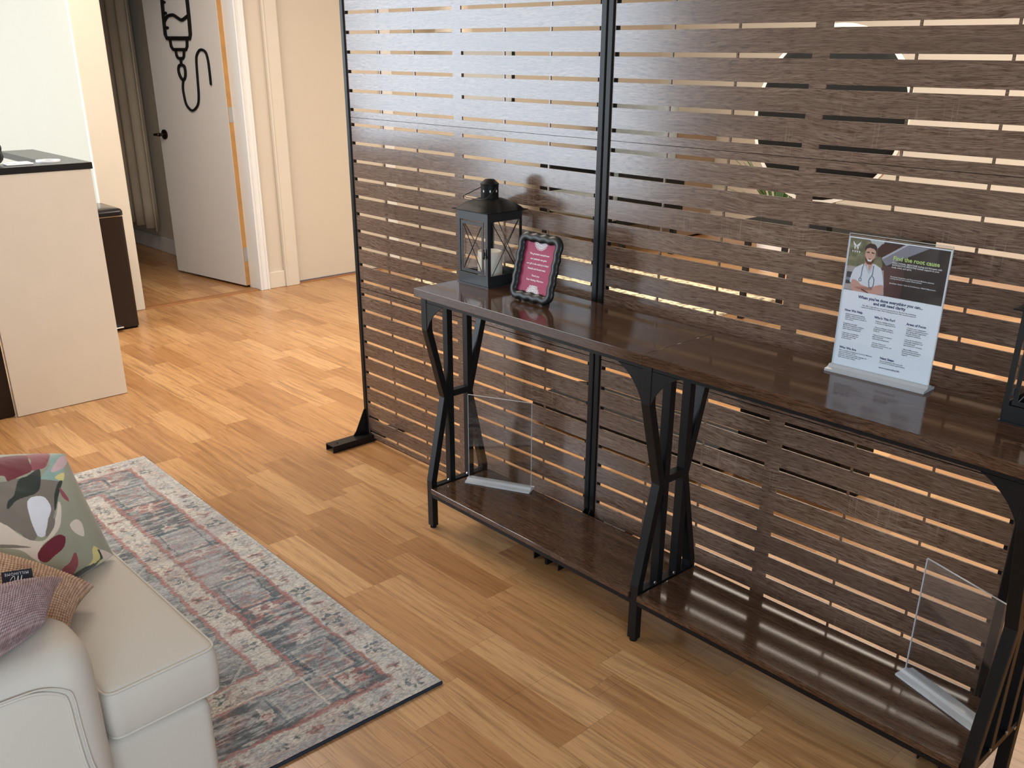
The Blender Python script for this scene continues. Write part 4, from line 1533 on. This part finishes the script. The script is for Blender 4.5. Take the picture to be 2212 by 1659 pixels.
sage, cream_, plum, rosy, taupe_, dgreen, white_, yell, mint, blush, tan_ = lin(160, 162, 140), lin(228, 214, 196), lin(112, 26, 44), lin(150, 74, 84), lin(128, 120, 108), lin(38, 48, 42), lin(232, 232, 236), lin(226, 214, 140), lin(150, 178, 168), lin(214, 182, 184), lin(176, 160, 140)
FLORAL = [(mint, [(0.88, 0.01), (0.99, 0.03), (0.89, 0.24), (0.81, 0.36), (0.74, 0.36), (0.66, 0.33), (0.79, 0.2)]),
          (blush, [(0.94, 0.07), (1.02, 0.03), (0.91, 0.2), (0.77, 0.27), (0.85, 0.17)]),
          (yell, [(0.77, 0.32), (0.87, 0.27), (0.82, 0.35)]),
          (rosy, [(0.69, 0.07), (0.87, 0.03), (0.77, 0.2), (0.7, 0.24), (0.64, 0.24), (0.69, 0.14)]),
          (plum, [(0.48, 0.11), (0.62, 0.07), (0.69, 0.08), (0.67, 0.16), (0.64, 0.25), (0.53, 0.29), (0.45, 0.31), (0.45, 0.27), (0.41, 0.24)]),
          (taupe_, [(0.35, 0.33), (0.45, 0.31), (0.52, 0.3), (0.66, 0.33), (0.79, 0.36), (0.77, 0.41), (0.66, 0.54), (0.59, 0.62), (0.48, 0.7), (0.48, 0.62), (0.42, 0.69), (0.36, 0.7), (0.33, 0.64), (0.28, 0.58), (0.22, 0.54)]),
          (dgreen, [(0.52, 0.31), (0.59, 0.29), (0.7, 0.24), (0.63, 0.38), (0.57, 0.43), (0.49, 0.44), (0.42, 0.45), (0.36, 0.48), (0.34, 0.48), (0.37, 0.44), (0.43, 0.41)]),
          (dgreen, [(0.78, 0.36), (0.81, 0.36), (0.72, 0.47), (0.64, 0.57), (0.64, 0.55), (0.7, 0.45)]),
          (cream_, [(0.22, 0.53), (0.28, 0.57), (0.32, 0.64), (0.38, 0.7), (0.48, 0.72), (0.61, 0.62), (0.69, 0.52), (0.69, 0.56), (0.62, 0.67), (0.54, 0.72), (0.42, 0.75), (0.36, 0.81), (0.37, 0.84), (0.33, 0.79), (0.28, 0.72), (0.15, 0.63)]),
          (white_, [(0.48, 0.48), (0.53, 0.45), (0.6, 0.46), (0.62, 0.5), (0.61, 0.56), (0.55, 0.62), (0.48, 0.7), (0.43, 0.69), (0.43, 0.63), (0.45, 0.55)]),
          (taupe_, [(0.48, 0.7), (0.54, 0.64), (0.6, 0.62), (0.57, 0.67), (0.5, 0.71)]),
          (plum, [(0.36, 0.8), (0.4, 0.76), (0.52, 0.73), (0.58, 0.73), (0.61, 0.76), (0.57, 0.81), (0.48, 0.83), (0.4, 0.84)]),
          (rosy, [(0.64, 0.87), (0.64, 0.94), (0.59, 0.98), (0.54, 1.02), (0.47, 0.96), (0.5, 0.92), (0.57, 0.91)]),
          (cream_, [(0.69, 0.69), (0.76, 0.67), (0.79, 0.71), (0.77, 0.79), (0.74, 0.79), (0.69, 0.74)]),
          (rosy, [(0.76, 0.41), (0.78, 0.49), (0.77, 0.53), (0.74, 0.48)]),
          (yell, [(0.82, 0.89), (0.87, 0.94), (0.89, 0.97), (0.84, 1.02), (0.72, 1.02), (0.59, 1.02), (0.55, 1.02), (0.68, 0.99), (0.77, 0.97), (0.79, 0.91)]),
          (dgreen, [(0.84, 0.92), (0.89, 0.97), (0.84, 1.02), (0.7, 1.02), (0.55, 0.99), (0.51, 0.99), (0.65, 0.98), (0.79, 0.99), (0.85, 0.98)]),
          (yell, [(0.87, 0.99), (0.92, 1.02), (0.85, 1.02), (0.7, 1.02), (0.58, 1.02), (0.73, 1.02)]),
          (cream_, [(0.87, 0.93), (1.02, 1.02), (0.94, 1.02), (0.89, 1.02), (0.88, 0.99)]),
          (dgreen, [(0.96, 1.02), (0.85, 1.02), (0.72, 1.02), (0.58, 1.02), (0.73, 1.02)]),
          (taupe_, [(0.15, 0.63), (0.26, 0.68), (0.35, 0.73), (0.24, 0.69), (0.14, 0.64)])]
MAT['floral'] = MAT['floral']
cushion('floral_cushion', (0.905, -1.700, 0.700), (1.003, -1.426, 0.657), (1.127, -1.405, 0.4585), (1.300, -1.660, 0.462), 0.13,
        'velvet cushion with plum, white and green leaf print, farthest on the armchair', MAT['floral'], floral, n=300, pinch=0.03)


def weave_col(c1, c2, c3, wn):
    def f(u, v):
        wv = basket(u, v, wn)
        n1 = fbm(u * wn[0] * 0.8, v * wn[1] * 0.8, 17, 2)[..., None]
        base = c1 * (1 - n1) + c2 * n1
        return base * (0.18 + 0.95 * wv[..., None]) + c3 * 0.02  # shade in the gaps between threads is put into the colour
    return f


cushion('jute_cushion', (1.085, -1.790, 0.650), (1.285, -1.500, 0.490), (1.385, -1.584, 0.474), (1.400, -1.900, 0.560), 0.12,
        'coarse brown woven cushion behind the tagged mauve one on the armchair', MAT['knit_brown'], weave_col(lin(190, 150, 122), lin(228, 196, 168), lin(80, 50, 40), (66, 30)), nn=(397, 181), pinch=0.03, weave=0.0030, wn=(66, 30))
root, fr_, nr_ = cushion('mauve_cushion', (1.560, -1.870, 0.700), (1.424, -1.588, 0.603), (1.540, -1.655, 0.600), (1.800, -1.930, 0.690), 0.10,
                              'mauve woven cushion with a black cloth tag, leaning over the armchair arm', MAT['knit_mauve'], weave_col(lin(170, 140, 140), lin(206, 184, 186), lin(60, 40, 45), (58, 30)), nn=(349, 181), pinch=0.02, weave=0.0028, wn=(58, 30))
# black cloth tag sewn in the upper seam, lettering upside down as worn
e0, e1, e2, e3 = [Vector(p) for p in ((1.4147, -1.6737, 0.6453), (1.4467, -1.6354, 0.6524), (1.4574, -1.6389, 0.6281), (1.4227, -1.6782, 0.6237))]
rl = root.location
tg = MB()
vn = (e1 - e0).cross(e3 - e0).normalized() * 0.0008
if vn.z < 0:
    vn = -vn
tg.add([p - rl for p in (e0, e1, e2, e3)] + [p - rl - vn for p in (e0, e1, e2, e3)], [(0, 1, 2, 3), (7, 6, 5, 4), (0, 4, 5, 1), (1, 5, 6, 2), (2, 6, 7, 3), (3, 7, 4, 0)])
tago = tg.build('cloth_tag', MAT['tag'], root)
tago['label'] = 'black tag with white script m and small capitals'
xax = (e0 - e1).normalized()          # reading direction runs right to left in view: text is upside down
zax = vn.normalized()
yax = zax.cross(xax)
mt = Matrix((xax, yax, zax)).transposed().to_euler()
ce = (e0 + e1 + e2 + e3) / 4 - rl + vn * 0.6
text('lettering', 'MILLIHOME', 0.0066, MAT['ink_white'], tago, tuple(ce - yax * 0.0095), mt, 'CENTER', 0.0, space=1.25)
P2 = [(-0.0125, 0.004), (-0.009, 0.0075), (-0.0065, 0.005), (-0.0085, -0.0045), (-0.0035, 0.0075), (-0.0010, 0.006), (-0.0025, -0.0045), (0.0025, 0.0075), (0.005, 0.0065), (0.0038, -0.0025), (0.006, -0.0045), (0.012, 0.0015)]
pts = [ce + xax * a + yax * (b + 0.001) + zax * 0.0002 for a, b in smooth_line(P2, 6)]
MB().tube(pts, 0.00055, 6).build('script_letter', MAT['ink_white'], tago, smooth=True)

# ================================================================ THE ROOM BEHIND THE SCREENS
def four_legs(m, x0, x1, y0, y1, h, r=0.012):
    for x in (x0, x1):
        for y in (y0, y1):
            m.box(x - r, x + r, y - r, y + r, 0, h)
    return m


# round black lounge chair seen through the right screen
rc = thing('round_chair', (0.40, 2.56, 0), 'round black lounge chair behind the right screen panel', 'chair')
m = MB().lathe([(0.0001, -0.03), (0.37, -0.028), (0.405, -0.012), (0.415, 0.0), (0.405, 0.014), (0.37, 0.034), (0.0001, 0.04)], (0, 0, 0), 48)
bk = m.build('backrest', MAT['black_matte'], rc, smooth='auto', loc=(0, 0, 1.16), rot=(math.radians(84), 0, 0))
MB().lathe([(0.405, -0.008), (0.425, -0.008), (0.425, 0.012), (0.405, 0.012), (0.405, -0.008)], (0, 0, 0), 48, True).build('rim', MAT['trim_cream'], bk, smooth='auto')
MB().prism(rrect(-0.62, 0.40, 0.10, 0.62, 0.06), 'z', 0.46, 0.55).build('seat', MAT['black_matte'], rc, smooth='auto')
MB().box(-0.05, 0.05, 0.03, 0.09, 0.50, 0.85).build('back_stem', MAT['black'], rc)
for x in (-0.5, 0.3):
    for y in (0.16, 0.56):
        MB().box(x - 0.015, x + 0.015, y - 0.015, y + 0.015, 0, 0.46).build('leg', MAT['black'], rc)

bx = thing('black_cabinet', (1.40, 0.90, 0), 'low black cabinet on the floor right behind the right screen panel', 'cabinet')
MB().box(-0.205, 0.205, -0.1, 0.14, 0.0, 0.275).build('body', MAT['black_matte'], bx, bevel=0.004)
MB().box(-0.205, 0.205, -0.11, 0.15, 0.275, 0.285).build('top', MAT['black'], bx, bevel=0.002)
for x in (-0.1, 0.1):
    MB().box(x - 0.09, x + 0.09, -0.104, -0.1, 0.03, 0.25).build('door', MAT['black'], bx)

gs = thing('black_footrest', (0.70, 0.78, 0), 'low black footrest behind the lower left screen panel', 'footrest')
MB().prism(rrect(-0.42, 0.46, -0.16, 0.16, 0.04), 'z', 0.03, 0.11).build('cushion', MAT['black_matte'], gs, smooth='auto')
for x in (-0.38, 0.42):
    MB().box(x - 0.012, x + 0.012, -0.13, 0.13, 0.0, 0.03).build('runner', MAT['black'], gs)

# grey armchair with black legs, seen through the left screen near the far wall
g = thing('grey_lounger', (-2.0, 3.62, 0), 'grey upholstered lounge chair with black arms far behind the left screen', 'chair')
from_bm(rbox(-0.36, 0.34, -0.30, 0.36, 0.30, 0.46, 0.04, 4), 'seat', MAT['grey_cloth'], g)
from_bm(rbox(-0.36, 0.34, 0.28, 0.42, 0.40, 1.12, 0.05, 4), 'backrest', MAT['grey_cloth'], g)
for x in (-0.40, 0.40):
    from_bm(rbox(x - 0.04, x + 0.04, -0.30, 0.40, 0.28, 0.66, 0.02, 3), 'armrest', MAT['black_matte'], g)
    for y in (-0.26, 0.34):
        MB().box(x - 0.02, x + 0.02, y - 0.02, y + 0.02, 0, 0.28).build('leg', MAT['black'], g)

fl = thing('floor_lamp', (-2.35, 2.42, 0), 'thin black floor lamp behind the left screen by the wall', 'lamp')
MB().lathe([(0.12, 0), (0.12, 0.012), (0.02, 0.02), (0.0001, 0.02)], (0, 0, 0), 32).build('base', MAT['black'], fl, smooth='auto')
MB().cyl((0, 0, 0.02), 0.011, 1.6, 12).build('pole', MAT['black'], fl, smooth='auto')
MB().lathe([(0.13, 0), (0.09, 0.2), (0.088, 0.2), (0.128, 0)], (0, 0, 1.56), 32, True).build('lamp_shade', MAT['trim_cream'], fl, smooth='auto')

pf = thing('wall_picture', (-2.62, 2.95, 1.28), 'black framed picture on the far wall behind the left screen', 'picture')
for a in ((-0.26, -0.24, -0.2, 0.2), (0.24, 0.26, -0.2, 0.2), (-0.24, 0.24, -0.2, -0.18), (-0.24, 0.24, 0.18, 0.2)):
    MB().box(0.001, 0.02, *a).build('frame_bar', MAT['black'], pf)
MB().box(0.001, 0.006, -0.24, 0.24, -0.18, 0.18).build('picture', MAT['paper'], pf)

cb = thing('tall_cabinet', (-2.36, 4.60, 0), 'taupe cabinet with black side in the far corner behind the screens', 'cabinet')
MB().box(-0.24, 0.42, -0.22, 0.30, 0.02, 0.98).build('body', MAT['taupe'], cb, bevel=0.004)
MB().box(-0.245, -0.06, -0.235, -0.22, 0.02, 0.98).build('side_panel', MAT['black_matte'], cb)
MB().box(-0.06, 0.17, -0.232, -0.22, 0.05, 0.95).build('door', MAT['taupe'], cb, bevel=0.002)
MB().box(0.18, 0.41, -0.232, -0.22, 0.05, 0.95).build('door', MAT['taupe'], cb, bevel=0.002)

pt_ = thing('potted_plant', (-0.75, 4.05, 0), 'potted plant with thin dark leaves in the far corner behind the screens', 'plant')
MB().lathe([(0.10, 0), (0.14, 0.26), (0.135, 0.26), (0.12, 0.22), (0.0001, 0.22)], (0, 0, 0), 24).build('pot', MAT['white'], pt_, smooth='auto')
rl_ = random.Random(2)
lf = MB()
for i in range(46):
    a = rl_.random() * 6.28
    tlt = rl_.uniform(0.15, 0.9)
    L = rl_.uniform(0.4, 0.85)
    pts = []
    for s in range(7):
        q = s / 6
        rr = L * q * math.sin(tlt * (0.6 + q * 0.7))
        pts.append((rr * math.cos(a), rr * math.sin(a), 0.24 + L * q * math.cos(tlt * (0.6 + 0.7 * q))))
    wd = [0.010 * math.sin(math.pi * min(0.95, (s + 0.6) / 7)) for s in range(7)]
    sx_, sy_ = -math.sin(a), math.cos(a)
    b0 = len(lf.v)
    for p, w_ in zip(pts, wd):
        lf.v += [(p[0] - sx_ * w_, p[1] - sy_ * w_, p[2]), (p[0] + sx_ * w_, p[1] + sy_ * w_, p[2])]
    for s in range(6):
        lf.f.append((b0 + 2 * s, b0 + 2 * s + 1, b0 + 2 * s + 3, b0 + 2 * s + 2))
o = lf.build('foliage', MAT['plant'], pt_)
o['kind'] = 'stuff'

# speckled cream rug on the floor behind the left screen
nu, nv = 160, 120
A_, B_ = np.meshgrid(np.linspace(0, 2.0, nu), np.linspace(0, 1.5, nv), indexing='ij')
q = fbm(A_ * 26, B_ * 26, 77, 3)
C_ = np.where((np.abs(q - 0.5) < 0.05)[..., None], lin(70, 58, 50), lin(232, 222, 190))
P = np.stack([A_, B_, 0.008 + 0 * A_], -1)
r2 = thing('speckled_rug', (-2.2, 1.75, 0), 'cream rug with dark speckled pattern behind the left screen', 'rug')
link('pile', grid_mesh('pile', P, C_), MAT['rug2'], r2)
MB().box(0, 2.0, 0, 1.5, 0.0004, 0.0075).build('backing', MAT['trim_cream'], r2)
